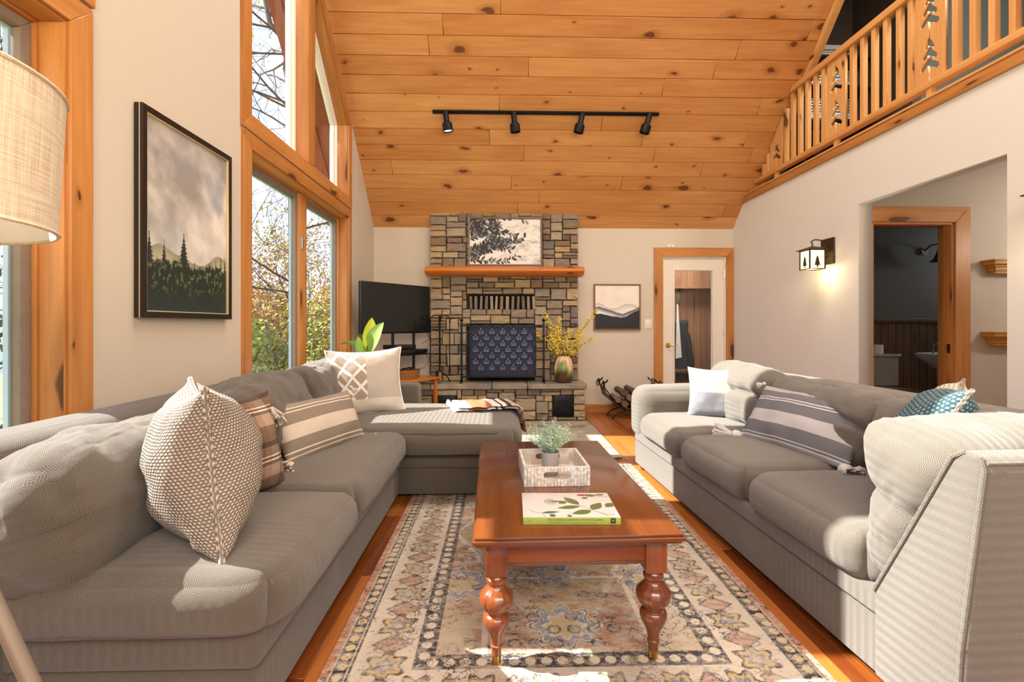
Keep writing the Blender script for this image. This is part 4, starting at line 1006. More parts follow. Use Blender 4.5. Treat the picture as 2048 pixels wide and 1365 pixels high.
# mudroom furnishings
bn = thing('mudroom_bench', 'dark wood bench seen low through the glass door', 'bench', (3.1, 7.3, 0))
MB().box(-.5, .6, -.25, .25, .42, .46).build('seat', 'dark_panel', bn, bevel=.004)
for x_ in (-.47, .57): MB().box(x_-.025, x_+.025, -.24, .24, 0, .42).build('leg', 'dark_panel', bn)
sh_ = thing('coat_shelf', 'pine coat shelf high on the mudroom wall behind the door', 'shelf', (3.25, 7.48, 1.62))
MB().box(-.52, .5, -.12, .115, .10, .125).build('board', 'brown_frame_wood', sh_, bevel=.003)
for x_ in (-.33, .3): MB().prism([(.115, .10), (-.09, .10), (-.07, .06), (.03, .03), (.07, -.10), (.115, -.16)], x_-.015, x_+.015, 'x').build('bracket', 'dark_panel', sh_, bevel=.003)
ja = thing('hanging_jacket', 'dark jacket hanging behind the glass door', 'jacket', (2.87, 7.40, .25))
softbox(.20, .16, .95, .07, wr=.05, wf=7, seed=3, n=8).build('body', 'jacket', ja, smooth=True, loc=(0, 0, .50))
softbox(.08, .10, .55, .04, wr=.03, wf=7, seed=5, n=6).build('sleeve', 'jacket', ja, smooth=True, loc=(.11, -.05, .50), rot=(0, R(-8), 0))
pn = MB().prism([(-.035, 0), (.06, .02), (.0, .85), (-.015, .85)], 0, .01, 'y').build('hanging_pennant', 'paper_white', None, loc=(2.78, 7.3, .62)); tag(pn, 'narrow white cloth hanging beside the dark jacket', 'pennant')  # narrow white pennant hung by the jacket

# ------------------------------------------------------------------ track light
tl = thing('track_light', 'black ceiling track with four adjustable spotlights on the pine boards', 'track light', (.50, 5.09, ceil(5.09)))
MB().obox((0, -.006, -.020), (1, 0, 0), tv, nvv, 1.225, .018, .012).build('track', 'black_iron', tl, bevel=.002)
for x_, tilt, rz in ((-1.075, 8, 0), (-.35, 6, 0), (.375, -12, 20), (1.10, -16, 20)):
    hdm = MB().lathe([(.030, .06), (.030, -.045), (.034, -.055), (.052, -.075), (.054, -.085), (.054, -.155), (.050, -.155), (.046, -.14)], 24)
    h_ = hdm.build('spot_head', 'black_iron', tl, smooth=True, loc=(x_, -.05, -.09), rot=(R(6), R(-tilt), 0))
    MB().lathe([(.046, -.142), (.044, -.138)], 20).build('lens', 'spot_glow' if x_ < -1 else 'tv_screen', h_)
    MB().tube([(x_, -.01, -.03), (x_, -.03, -.06)], .012).build('stem', 'black_iron', tl)

# ------------------------------------------------------------------ loft railing
rl = thing('loft_railing', 'honey pine loft railing with cut out tree panels above the right wall', 'railing', (3.10, 0, 0))
zb0, zb1, zt0, zt1 = 2.852, 2.90, 3.60, 3.66
MB().box(-.035, .035, 1.0, 5.62, zb0, zb1).build('bottom_rail', 'pine_rail', rl, bevel=.004, grain=1)
yt = 6.1-(zt1-2.4)/K-.02
MB().prism([(1.0, zt0), (yt+.05, zt0), (yt-.01, zt1), (1.0, zt1)], -.04, .04, 'x').build('top_rail', 'pine_rail', rl, bevel=.004, grain=1)
def balu(y_):
    zt = min(zt0, ceil(y_+.02)-.03)
    if zt-zb1 > .03: MB().box(-.02, .02, y_-.02, y_+.02, zb1, zt).build('baluster', 'pine_rail', rl, bevel=.002, grain=2, seg=1)
def tier(z, w_, s_):
    return [(.004, z), (w_*.45, z-.020), (w_*.6, z-.008), (w_, z-.028), (w_*.98, z-.046), (w_*.5, z-.040), (.010, z-.022)]
def treehole(c, z0, z1):
    right = [(.0045, z1)]; left = [(-.0045, z1)]
    for top in (z1-.05, z1-.37):
        for s_, acc, off in ((1, right, 0.0), (-1, left, .022)):
            acc.append((s_*.0045, top-off))
            for w_, dz in ((.038, .035), (.058, .105), (.074, .180)):
                zz = top-dz-off; acc += [(s_*.018, zz+.034), (s_*w_*.72, zz+.004), (s_*w_, zz-.012), (s_*w_*1.02, zz-.036), (s_*w_*.74, zz-.048), (s_*w_*.40, zz-.030), (s_*.015, zz-.016)]
            acc.append((s_*.0045, top-off-.26))
    right = [q for q in right if q[1] > z0]+[(.0045, z0)]; left = [q for q in left if q[1] > z0]+[(-.0045, z0)]
    return [(c+a, b) for a, b in right+left[::-1]]
def panel(c, zt=None):
    z1 = zt0; W_ = .1175; outer_ = rect(c-W_, c+W_, zb1, z1)
    if ceil(c+W_) < z1: 
        a, b = ceil(c-W_)-.03, ceil(c+W_)-.03; outer_ = [(c-W_, zb1), (c+W_, zb1), (c+W_, b), (c-W_, min(a, z1))]
        hole_ = treehole(c, zb1+.02, zb1+.70); hole_ = [q for q in hole_ if q[1] < b-.03]; 
    else: hole_ = treehole(c, zb1+.012, z1-.012)
    plate('tree_panel', outer_, [hole_], .022, 'pine_rail', rl, axis='x', at=-.011, grain=2)
    MB().box(-.02, .02, c-.02, c+.02, 2.768, zb0).build('support_block', 'pine_rail', rl, bevel=.002, grain=2)
for c in (1.505, 2.405, 3.315, 4.26, 5.20): panel(c)
for y_ in (5.56, 5.45, 5.36): balu(y_)
for y_ in (5.02, 4.905, 4.785, 4.665, 4.545, 4.43): balu(y_)
for y_ in (4.06, 3.94, 3.82, 3.70, 3.575, 3.47): balu(y_)
for y_ in (3.12, 3.0, 2.88, 2.76, 2.64): balu(y_)
for y_ in (2.2, 2.08, 1.96, 1.84, 1.72): balu(y_)
# loft furniture seen between balusters
bc = thing('loft_bookcase', 'dark bookcase standing in the loft behind the railing', 'bookcase', (3.95, 5.0, 2.68))
for z in (.02, .45, .85, 1.25, 1.6): MB().box(-.45, .45, -.02, .28, z, z+.025).build('shelf', 'far_shelf', bc)
for x_ in (-.45, .45): MB().box(x_-.012, x_+.012, -.02, .28, 0, 1.65).build('side', 'far_shelf', bc)
bc.location = (4.0, 5.42, 2.68)

# ------------------------------------------------------------------ right wall pieces
def sconce(label, y):
    s_ = thing('wall_lantern', label, 'wall lamp', (XR, y, 1.66), 0, 'lantern sconces on the right wall')
    MB().box(-.018, -.001, -.085, .085, .05, .29).build('wall_plate', 'bronze', s_, bevel=.003)
    cx, h = -.155, .07
    MB().box(cx-h+.004, cx+h-.004, -h+.004, h-.004, .008, .172).build('glass_shade', 'lantern_glow', s_)
    f = MB()
    for a in (-1, 1):
        for b in (-1, 1): f.box(cx+a*h-.005, cx+a*h+.005, b*h-.005, b*h+.005, 0, .18)
    for z in (0, .172):
        for a in (-1, 1): f.box(cx+a*h-.004, cx+a*h+.004, -h, h, z, z+.008); f.box(cx-h, cx+h, a*h-.004, a*h+.004, z, z+.008)
    f.build('cage', 'bronze', s_)
    r_ = MB(); r_.v = [(cx-.095, -.095, .18), (cx+.095, -.095, .18), (cx+.095, .095, .18), (cx-.095, .095, .18), (cx-.095, -.095, .186), (cx+.095, -.095, .186), (cx+.095, .095, .186), (cx-.095, .095, .186), (cx, 0, .222)]
    r_.f = [(0, 3, 2, 1), (0, 1, 5, 4), (1, 2, 6, 5), (2, 3, 7, 6), (3, 0, 4, 7), (4, 5, 8), (5, 6, 8), (6, 7, 8), (7, 4, 8)]; r_.build('roof', 'bronze', s_)
    MB().tube([(-.018, 0, .20), (-.035, 0, .24), (-.08, 0, .275), (-.13, 0, .28), (cx-.01, 0, .262), (cx-.012, 0, .25), (cx, 0, .248), (cx, 0, .22)], .006, 8).build('hook_arm', 'bronze', s_, smooth=True)
    MB().tube([(-.018, 0, .12), (-.05, 0, .12), (-.06, 0, .16), (-.075, 0, .17)], .006, 8).build('brace', 'bronze', s_, smooth=True)
    tr_ = [(0, .125)]
    for k, w_ in enumerate((.014, .020, .027, .034)): z = .125-.022*(k+1); tr_ += [(w_, z-.004), (w_*.55, z+.002)]
    tr_ += [(.005, .03), (.005, .014)]
    sil = [(a, b) for a, b in tr_]+[(-a, b) for a, b in tr_[::-1][:-1]]
    MB().prism([(a, b) for a, b in sil], cx-h-.002, cx-h, 'x').build('tree_cutout', 'bronze', s_)
    MB().prism([(a+cx, b) for a, b in sil], -h-.002, -h, 'y').build('tree_cutout', 'bronze', s_)
    l = bpy.data.lights.new('bulb', 'POINT'); l.energy = 1.2; l.color = (1, .78, .45); l.shadow_soft_size = .03
    lo = bpy.data.objects.new('bulb', l); col.objects.link(lo); lo.parent = s_; lo.location = (cx, 0, -.03)
sconce('lit bronze lantern sconce with pine tree panes between the two doorways', 4.30)
sconce('bronze lantern sconce cut off by the right edge of the picture', 2.375)
def ledge(label, z):
    s_ = thing('wall_ledge', label, 'shelf', (4.50, 4.05, z), 0, 'moulded pine ledges on the hall wall')
    prf = [(.27, .125, .105, .12), (.262, .118, .075, .105), (.235, .095, .055, .075), (.215, .08, .02, .055), (.205, .07, 0, .02)]
    for hw, dp, z0, z1 in prf: MB().box(-hw, hw, -dp, 0, z0, z1).build('moulding', 'shelf_wood', s_, bevel=.004, grain=0)
ledge('upper moulded pine ledge right of the bathroom doorway', 1.595); ledge('lower moulded pine ledge right of the bathroom doorway', .97)
to = thing('toilet', 'beige toilet in the dark bathroom, its tank in the doorway', 'toilet', (4.62, 5.62, 0))
softbox(.46, .20, .36, .03, n=8).build('tank', 'ceramic_beige', to, smooth=True, loc=(0, .08, .58))
softbox(.49, .23, .035, .015, n=8).build('tank_lid', 'ceramic_beige', to, smooth=True, loc=(0, .08, .775))
m = MB(); n = 28
for r_, z, yo in ((.10, 0, -.18), (.11, .05, -.18), (.10, .15, -.2), (.15, .28, -.24), (.19, .38, -.26), (.195, .40, -.26)):
    for k in range(n): a_ = 2*math.pi*k/n; m.v.append((r_*math.cos(a_), yo+r_*1.28*math.sin(a_), z))
m.f = [(i*n+k, i*n+(k+1) % n, (i+1)*n+(k+1) % n, (i+1)*n+k) for i in range(5) for k in range(n)]+[tuple(range(n))[::-1]]+[tuple(range(5*n, 6*n))]
m.build('bowl', 'ceramic_beige', to, smooth=True)
MB().tube([(-.17, -.035, .70), (-.17, -.055, .70), (-.12, -.06, .695)], .008, 6).build('flush_lever', 'nickel', to, smooth=True)
tp = thing('toilet_roll', 'white toilet roll on the lid of the toilet tank', 'toilet roll', (4.66, 5.70, .793))
MB().lathe([(.055, 0), (.055, .11), (.02, .11), (.02, .0)], 24, cap=False).build('paper', 'paper_white', tp, smooth=True); MB().lathe([(.02, .001), (.02, .109)], 16, cap=False).build('core', 'basket', tp)
jr = thing('dark_jar', 'small dark jar beside the toilet roll on the tank', 'jar', (4.52, 5.70, .793)); MB().lathe([(.03, 0), (.035, .02), (.035, .07), (.025, .085)], 18).build('body', 'black_plastic', jr, smooth=True); MB().lathe([(.027, .086), (.027, .10)], 18).build('lid', 'nickel', jr, smooth=True)
sk = thing('wall_sink', 'white pedestal sink at the right of the dark bathroom doorway', 'sink', (4.98, 5.10, 0))
m = MB(); n = 32
for r_, z in ((.06, .60), (.12, .66), (.22, .74), (.28, .80), (.285, .825), (.265, .83), (.22, .80), (.12, .75), (.02, .74)):
    for k in range(n): a_ = 2*math.pi*k/n; m.v.append((r_*1.12*math.cos(a_), r_*.95*math.sin(a_), z))
m.f = [(i*n+k, i*n+(k+1) % n, (i+1)*n+(k+1) % n, (i+1)*n+k) for i in range(8) for k in range(n)]+[tuple(range(n))[::-1], tuple(range(8*n, 9*n))]
m.build('basin', 'ceramic', sk, smooth=True)
MB().lathe([(.10, 0), (.09, .04), (.06, .15), (.055, .45), (.08, .62)], 24).build('pedestal', 'ceramic', sk, smooth=True)
MB().tube([(0, .2, .82), (0, .2, .92), (0, .12, .95), (0, .06, .91)], .012, 8).build('faucet', 'nickel', sk, smooth=True)
bl2 = thing('bell_sconce', 'dark bell shaped wall light high in the bathroom', 'wall lamp', (5.36, 5.60, 1.92))
MB().lathe([(.015, .18), (.03, .16), (.045, .10), (.07, .04), (.11, 0), (.105, 0), (.06, .04)], 24, cap=False).build('shade', 'bronze', bl2, smooth=True)
MB().tube([(0, 0, .17), (0, .04, .22), (0, .14, .22), (0, .22, .16)], .008, 8).build('arm', 'bronze', bl2, smooth=True); MB().lathe([(.05, 0), (.05, .01)], 20).build('wall_rose', 'bronze', bl2, loc=(0, .22, .16), rot=(R(90), 0, 0))

# ------------------------------------------------------------------ big forest picture on the left wall
fpc = thing('forest_painting', 'tall black framed painting of pines under clouds on the left wall', 'painting', (XL, 2.474, 1.182), 0)
W_, H_ = .695, .955
def frame_lw(poly, d, a0, a1, nm, mt_): ring(nm, poly, d, a0, a1, mt_, fpc, axis='x', bevel=.001)
inn = rect(-W_/2+.028, W_/2-.028, .028, H_-.028)
frame_lw(inn, .028, .002, .040, 'frame', 'black_frame')
frame_lw(offset_poly(inn, .0), -.005, .020, .037, 'inner_lip', 'gold_line')
ring('side_line', rect(-W_/2, W_/2, 0, H_), .0012, .024, .028, 'gold_line', fpc, axis='x', bevel=0)
MB().box(.003, .020, -W_/2+.02, W_/2-.02, .02, H_-.02).build('backing', 'black_frame', fpc)
def forest(U, V):
    sh = U.shape+(3,); one = np.ones(sh)
    X = U*.75; Yv = V
    n1 = vnoise(X+Yv*.45, Yv-X*.35, 3.2, 5, 6); n2 = vnoise(X*.8+Yv*1.2, Yv*.35-X*.9, 7, 9, 5)
    k = np.clip((n1*.65+n2*.35-.33)*3.2, 0, 1); c = lerp(one*hx('#989490'), one*hx('#e6e1d9'), k)
    c = lerp(c, one*hx('#e2ddd6'), np.clip((.62-V)*2.2, 0, 1)*.75); c = lerp(c, one*hx('#8b96a3'), np.clip((vnoise(X, Yv, 4.5, 21, 3)-.58)*5, 0, 1)*.6)
    c = lerp(c, one*hx('#7d7a76'), np.clip((V-.86)*4, 0, 1)*.35)
    h1 = .285+.075*np.exp(-((U-.12)/.16)**2)+.075*np.exp(-((U-.86)/.15)**2)-.02*np.cos(U*9)+.012*vnoise(U, U*0, 18, 3, 3)
    m1 = np.clip((h1-V)*120, 0, 1); c = lerp(c, lerp(one*hx('#87866a'), one*hx('#c9c6ac'), np.clip((h1-V)/.13+.25*vnoise(U, V, 14, 2, 3), 0, 1)), m1)
    rs = np.random.RandomState(3)
    trees_ = [(.05, .36, .10), (.20, .335, .075), (.42, .392, .125), (.30, .25, .08), (.55, .25, .09), (.66, .245, .05), (.75, .262, .06), (.84, .285, .08), (.915, .305, .06), (.975, .315, .06), (.13, .24, .08)]
    for tx, th__, tw in trees_:
        th__ = th__*1.06+.02; tw *= 1.35; dv = th__-V; wob = vnoise(U*1.3, V, 46, int(tx*100), 3); saw = np.abs(((dv*46+wob*.9) % 1)-.35); wd = tw*np.clip(dv/th__, 0, 1)**.85*(.35+.9*saw+.25*wob)
        m_ = np.clip((wd-np.abs(U-tx))*160, 0, 1)*(dv > 0); c = lerp(c, lerp(one*hx('#2c3a30'), one*hx('#182420'), vnoise(U, V, 50, 4, 2)), m_*.97)
        c = lerp(c, one*hx('#1a241f'), np.clip((.004-np.abs(U-tx))*600, 0, 1)*(dv > -.01))
    can = .235+.05*vnoise(U, U*0, 9, 12, 3)+.03*vnoise(U, U*0, 40, 13, 2); m_ = np.clip((can-V)*60+(vnoise(U, V, 40, 5, 3)-.5)*3, 0, 1)
    fl_ = np.clip((vnoise(U, V, 46, 31, 4)-.56)*8, 0, 1)*np.clip((V-.05)*8, 0, 1); c = lerp(c, lerp(one*hx('#1c2a24'), one*hx('#7d8a52'), fl_*.75), m_)
    c = lerp(c, one*hx('#20343a'), np.clip((.11-V)*9, 0, 1)*.9)
    return c
grid_art('painting', W_-.058, H_-.058, 230, 320, forest, 'art_paint', fpc, (.0235, -W_/2+.029, .029), (0, 1, 0), (0, 0, 1))

# ------------------------------------------------------------------ rugs
def persian(U, V):
    Wd, Ln = 1.66, 2.62; x = U*Wd; y = V*Ln; sh = U.shape+(3,); one = np.ones(sh)
    d = np.minimum(np.minimum(x, Wd-x), np.minimum(y, Ln-y)); horiz = np.minimum(y, Ln-y) < np.minimum(x, Wd-x); s = np.where(horiz, x, y)
    cream, ink, rust, ochre, blue = map(hx, ('#b8aa94', '#1e1e26', '#98604a', '#b8984e', '#66728c'))
    n = vnoise(x, y, 5, 1, 5); n2 = vnoise(x, y*3, 9, 7, 4)
    # field
    c = lerp(one*cream, one*hx('#b8a48a'), np.clip((n-.4)*3, 0, 1))
    cx, cy = Wd/2, Ln/2; ax_, ay_ = np.abs(x-cx), np.abs(y-cy)
    big = ax_*1.25+ay_*.60; tex = .03*np.sin(ax_*40)*np.sin(ay_*40)
    c = lerp(c, one*rust, ((big > .60) & (big < .93) & (n2 > .42))*.60)
    c = lerp(c, one*ochre, ((big+tex < .58))*.55); c = lerp(c, one*hx('#d8d2c8'), (np.abs(big-.60) < .018)*.95)
    c = lerp(c, one*hx('#a87e68'), ((ax_ < .34) & (np.abs(ay_-.55) < .38) & (n2 > .36))*.55)
    c = lerp(c, one*hx('#ddd6cb'), (np.abs(np.maximum(ax_/.30, np.abs(ay_-.72)/.26)-1) < .035)*.9)
    for (mx_, my_, r_) in ((0, 0, .20), (0, .80, .10), (0, -.80, .10), (.42, .5, .10), (-.42, .5, .10), (.42, -.5, .10), (-.42, -.5, .10), (0, .42, .07), (0, -.42, .07)):
        rr = np.hypot(x-cx-mx_, y-cy-my_); th2 = np.arctan2(y-cy-my_, x-cx-mx_); q = rr/(r_*(1+.18*np.cos(8*th2)))
        c = lerp(c, one*hx('#d6cfc4'), (q < 1.25)*.9); c = lerp(c, one*blue, ((q < 1.0) & (q > .72))*.7); c = lerp(c, one*ochre, (q < .6)*.75); c = lerp(c, one*ink, (np.abs(q-1.12) < .05)*.6); c = lerp(c, one*cream, (q < .25)*.9)
    # scattered sprigs
    cs = .075; gx, gy = np.floor(x/cs), np.floor(y/cs); h_ = (np.sin(gx*12.9898+gy*78.233)*43758.5453) % 1; fx, fy = (x/cs) % 1-.5, (y/cs) % 1-.5
    ring_ = np.abs(np.hypot(fx, fy)-.30) < .06; c = lerp(c, one*ink, (ring_ & (h_ > .62) & (n2 > .5))*.7); c = lerp(c, one*blue, ((np.hypot(fx, fy) < .2) & (h_ > .75))*.6)
    # borders
    brd = d < .33; c = np.where(brd[..., None], lerp(one*hx('#cdc2b2'), one*hx('#b9ac9c'), np.clip((n-.45)*4, 0, 1)), c)
    def chain(c, d0, wd, per, base_, dot):
        k = (np.abs(d-d0) < wd/2); c = lerp(c, one*base_, k*.9); ph = (s/per) % 1-.5; q = np.hypot(ph*per, (d-d0)); return lerp(c, one*dot, (k & (q < wd*.34))*.95)
    # wide band motifs
    per = .21; ph = ((s/per) % 1-.5)*per; dd = d-.20; q = np.hypot(ph, dd); th2 = np.arctan2(dd, ph); qq = q/(.055*(1+.22*np.cos(6*th2)))
    band = (d > .085) & (d < .30); c = lerp(c, one*ochre, (band & (qq < 1))*.7); c = lerp(c, one*ink, (band & (np.abs(qq-1.05) < .10))*.75); c = lerp(c, one*blue, (band & (qq < .62))*.8); c = lerp(c, one*cream, (band & (qq < .3)))
    ph2 = (((s/per)+.5) % 1-.5)*per; q2 = np.abs(ph2)/.045+np.abs(dd)/.06; c = lerp(c, one*rust, (band & (q2 < 1))*.55); c = lerp(c, one*ink, (band & (np.abs(q2-1.1) < .12))*.6)
    vine = np.abs(dd-.055*np.sin(s*2*math.pi/.105)) < .006; c = lerp(c, one*hx('#55586a'), (band & vine)*.7)
    c = chain(c, .058, .050, .048, ink, hx('#d3b98c')); c = chain(c, .325, .055, .055, hx('#2f2f39'), hx('#d9cdb8'))
    for dl in (.090, .295, .358): c = lerp(c, one*ink, (np.abs(d-dl) < .004)*.8)
    c = lerp(c, one*hx('#a96a4c'), (d < .030)*.9)
    c = lerp(c, one*hx('#c6bbb0'), np.clip((vnoise(x, y*2.5, 16, 40, 5)-.54)*9, 0, 1)*.45)
    return c
def rug(name, label, x0, y0, Wd, Ln, nx, ny, fn, mat, rz=0):
    o = thing(name, label, 'rug', (x0, y0, 0), rz)
    grid_art('pile', Wd, Ln, nx, ny, fn, mat, o, (0, 0, .0105), (1, 0, 0), (0, 1, 0))
    MB().box(.0, Wd, 0, Ln, .0005, .010).build('backing', mat, o)
    return o
rug('patterned_rug', 'large faded persian style rug under the coffee table', -.585, 1.27, 1.66, 2.62, 360, 560, persian, 'rug_main')
def greyrug(U, V):
    sh = U.shape+(3,); one = np.ones(sh); c = lerp(one*hx('#b5aa98'), one*hx('#98907f'), vnoise(U, V, 8, 3, 5)); k = np.clip((vnoise(U*1.2, V*2.2, 9, 19, 4)-.60)*14, 0, 1); return lerp(c, one*hx('#6b6258'), k*.8)
rug('hearth_rug', 'grey beige runner rug lying in front of the raised hearth', -.72, 4.02, 1.77, 1.55, 150, 130, greyrug, 'rug_small')

# ------------------------------------------------------------------ left sectional sofa
ls = thing('sectional_sofa', 'long grey herringbone sectional sofa with chaise along the window wall', 'sofa', (-1.1, 2.6, 0)); LX, LY = -1.1, 2.6
def part(root, name, x0, x1, y0, y1, z0, z1, r, ox, oy, crown=(0, 0, 0), wr=0, wf=6, seed=0, n=14, rot=(0, 0, 0), mat='sofa_fabric', sag=0, bend=None):
    m = softbox(x1-x0, y1-y0, z1-z0, r, crown, wr, wf, seed, n, bend=bend, sag=sag)
    return m.build(name, mat, root, smooth=True, grain=1 if 'seat' in name or 'base' in name else 2, loc=((x0+x1)/2-ox, (y0+y1)/2-oy, (z0+z1)/2), rot=rot)
part(ls, 'base', -1.52, -.665, 1.30, 3.12, .03, .205, .02, LX, LY); part(ls, 'base_band', -1.52, -.655, 1.29, 3.12, .206, .335, .03, LX, LY)
part(ls, 'chaise_base', -1.52, .06, 3.115, 4.16, .03, .205, .02, LX, LY); part(ls, 'chaise_band', -1.52, .07, 3.10, 4.17, .206, .335, .03, LX, LY)
part(ls, 'back_frame', -1.60, -1.32, 1.22, 4.22, .03, .835, .10, LX, LY, wr=.006, seed=2)
part(ls, 'arm', -1.50, -.69, 3.99, 4.20, .20, .645, .035, LX, LY, crown=(0, 0, .01))
def cush_bend(crn=.15, cy=-1):
    def f(P, u):
        # round the outer front corner in plan
        return P
    return f
def plan_round(hx_, hy_, rr, corners):
    def f(P, u):
        for sx, sy in corners:
            cx, cy = sx*(hx_-rr), sy*(hy_-rr)
            if P.x*sx > cx*sx and P.y*sy > cy*sy:
                dx, dy = P.x-cx, P.y-cy; L = max(abs(dx), abs(dy)); D = math.hypot(dx, dy)
                if D > 1e-6: k = L/D; P = Vector((cx+dx*k, cy+dy*k, P.z))
        return P
    return f
part(ls, 'seat_cushion', -1.42, -.565, 1.225, 1.925, .325, .485, .06, LX, LY, crown=(.012, .012, .025), wr=.010, wf=4, seed=1, n=26, bend=plan_round(.4275, .35, .16, [(1, -1)]))
part(ls, 'seat_cushion', -1.42, -.575, 1.93, 2.965, .325, .485, .06, LX, LY, crown=(.012, .008, .022), wr=.010, wf=4, seed=4, n=26, bend=plan_round(.4225, .5, .08, [(1, -1), (1, 1)]))
part(ls, 'chaise_cushion', -1.42, .135, 2.97, 3.99, .325, .485, .065, LX, LY, crown=(.012, .012, .030), wr=.010, wf=4, seed=7, n=30, bend=plan_round(.7775, .51, .12, [(1, -1), (1, 1)]))
def slump(bulge=.25, low=.6, crease=0):
    def f(P, u):
        if crease: e_ = math.exp(-((u[2]-.05+.06*math.sin(u[1]*3))/.11)**2); P.x *= 1-crease*e_; P.y *= 1-.02*e_
        P.x *= 1+bulge*(.5-abs(u[2]))*.6; P.z -= .035*(1-abs(u[1]))**2*0+.02*abs(u[1])**3*(1 if u[2] > 0 else 0); return P
    return f
for (y0, y1, z1, sd, x0, x1, ry) in ((1.20, 1.97, .835, 11, -1.38, -1.08, -12), (1.96, 2.83, .885, 12, -1.40, -1.09, -14), (2.98, 3.86, .885, 13, -1.44, -1.16, -12)):
    part(ls, 'back_cushion', x0, x1, y0, y1, .44, z1, .11, LX, LY, crown=(.03, .02, .02), wr=.045, wf=5.5, seed=sd, n=30, rot=(R(2), R(ry), 0), sag=.02, bend=slump())
for x_, y_ in ((-1.45, 1.36), (-.72, 1.36), (-1.45, 4.1), (0, 4.1), (0, 3.2)): MB().lathe([(.02, 0), (.028, .03)], 12).build('foot', 'cherry_table', ls, loc=(x_-LX, y_-LY, 0))
def seam(root, pts, ox, oy, mat='sofa_fabric', r=.004):
    MB().tube([(a-ox, b-oy, c) for a, b, c in pts], r, 6).build('piping', mat, root, smooth=True)
# seam lines along the cushion edges
seam(ls, [(-1.10, 1.245, .462), (-.80, 1.243, .462), (-.69, 1.27, .463), (-.615, 1.34, .464), (-.590, 1.45, .465), (-.588, 1.7, .466), (-.598, 1.88, .463)], LX, LY)
seam(ls, [(-1.05, 2.988, .464), (-.4, 2.975, .466), (-.02, 2.985, .464), (.075, 3.03, .463), (.115, 3.10, .463), (.122, 3.6, .464)], LX, LY)

# ------------------------------------------------------------------ right sectional sofa
RZ = R(2.5); OX, OY = 1.198, 1.487
rs_ = thing('corner_sofa', 'grey herringbone corner sofa along the right side, partly sunlit', 'sofa', (OX, OY, 0), RZ); FB = 'sofa_fabric_cool'
def rp_(name, *a, **k): k.setdefault('mat', FB); return part(rs_, name, *a, 0, 0, **k)
part_r = lambda name, x0, x1, y0, y1, z0, z1, r, **k: part(rs_, name, x0, x1, y0, y1, z0, z1, r, 0, 0, mat=FB, **k)
part_r('base', .0, 1.0, -.24, 2.32, .035, .225, .012); part_r('base_band', -.012, 1.0, -.24, 2.30, .226, .31, .02)
part_r('back_frame', .80, 1.04, -.30, 2.34, .03, .80, .07, wr=.006, seed=4)
part_r('arm', -.03, .92, 2.12, 2.40, .24, .66, .10, crown=(.0, .01, .015), wr=.006, seed=5, n=18)
for k, (a, b) in enumerate(((1.40, 2.13), (.69, 1.395), (-.02, .685))):
    part_r('seat_cushion', -.045, .70, a, b, .30, .475, .065, crown=(.018, .008, .022), wr=.010, wf=4, seed=20+k, n=24, bend=plan_round(.3725, .355, .11, [(-1, 1), (-1, -1)]))
for k, (a, b, zz, ry) in enumerate(((1.42, 2.20, .865, 15), (.62, 1.42, .835, 16), (-.02, .64, .825, 15))):
    part_r('back_cushion', .50, .80, a, b, .42, zz, .10, crown=(.03, .01, .02), wr=.040, wf=5.5, seed=30+k, n=28, rot=(0, R(ry), 0), sag=.02, bend=slump(crease=.28))
def wedge(P, u):
    t_ = (u[2]+1)/2; P.y *= .40+.85*t_; P.y += .06*(t_-.5); e_ = math.exp(-((u[2]-.12)/.10)**2)+.6*math.exp(-((u[2]+.35)/.08)**2); P.y *= 1-.16*e_; P.x *= 1-.035*e_; return P
part_r('near_back_cushion', .0, .86, -.20, .10, .31, .83, .11, crown=(.015, .03, .02), wr=.030, wf=6, seed=41, n=28, rot=(R(12), 0, 0), bend=wedge)
pe = [(-.02, .31), (-.02, .04), (-.29, .04), (-.30, .3), (-.355, .79), (-.34, .82), (-.29, .825), (-.272, .81)]
MB().prism(pe, -.014, 1.04, 'x').build('near_back_panel', FB, rs_, bevel=.012, grain=2, seg=3)
seam(rs_, [(-.016, -.278, .04), (-.016, -.292, .3), (-.016, -.35, .79), (-.014, -.34, .818)], 0, 0, FB, .006); seam(rs_, [(-.01, -.35, .806), (.4, -.352, .806), (1.03, -.352, .806)], 0, 0, FB, .006)
seam(rs_, [(-.016, -.022, .31), (-.016, -.15, .56), (-.016, -.27, .80), (-.01, -.30, .822)], 0, 0, FB, .006)
for x_, y_ in ((.05, 2.24), (.05, -.15), (.9, 2.24), (.9, -.15)): MB().box(x_-.025, x_+.025, y_-.025, y_+.025, 0, .036).build('foot', 'cherry_table', rs_)

# ------------------------------------------------------------------ throw pillows
def pillow(name, label, c, nrm, up, a, b, t_, mat, seed, pipe=None, group=None, **k):
    nrm = Vector(nrm).normalized(); up = Vector(up); up = (up-nrm*up.dot(nrm)).normalized(); rt = up.cross(nrm)
    root = bpy.data.objects.new(name, None); col.objects.link(root); tag(root, label, 'pillow', group)
    root.matrix_world = Matrix.Translation(c) @ Matrix((rt, up, nrm)).transposed().to_4x4()
    me, ringp = pillow_mesh('cover', a, b, t_, mat, seed, **k); link('cover', me, root)
    if pipe: MB().tube(ringp+[ringp[0]], pipe[1], 6, cap=False).build('piping', pipe[0], root, smooth=True)
    return root
pillow('knit_pillow', 'big cream and grey knitted pillow standing edge on, nearest on the left sofa', (-.925, 1.50, .725), (.80, .60, .08), (-.09, -.03, 1), .245, .245, .155, 'knit_cream', 3, arc=True, pipe=('knit_cream', .009), pin=.16, wr=.018, exp=.5)
pillow('plaid_pillow', 'brown and cream plaid pillow tucked behind the knitted pillow', (-1.01, 1.84, .67), (.80, -.20, .2), (-.14, .05, 1), .215, .205, .095, 'plaid', 5, pin=.12)
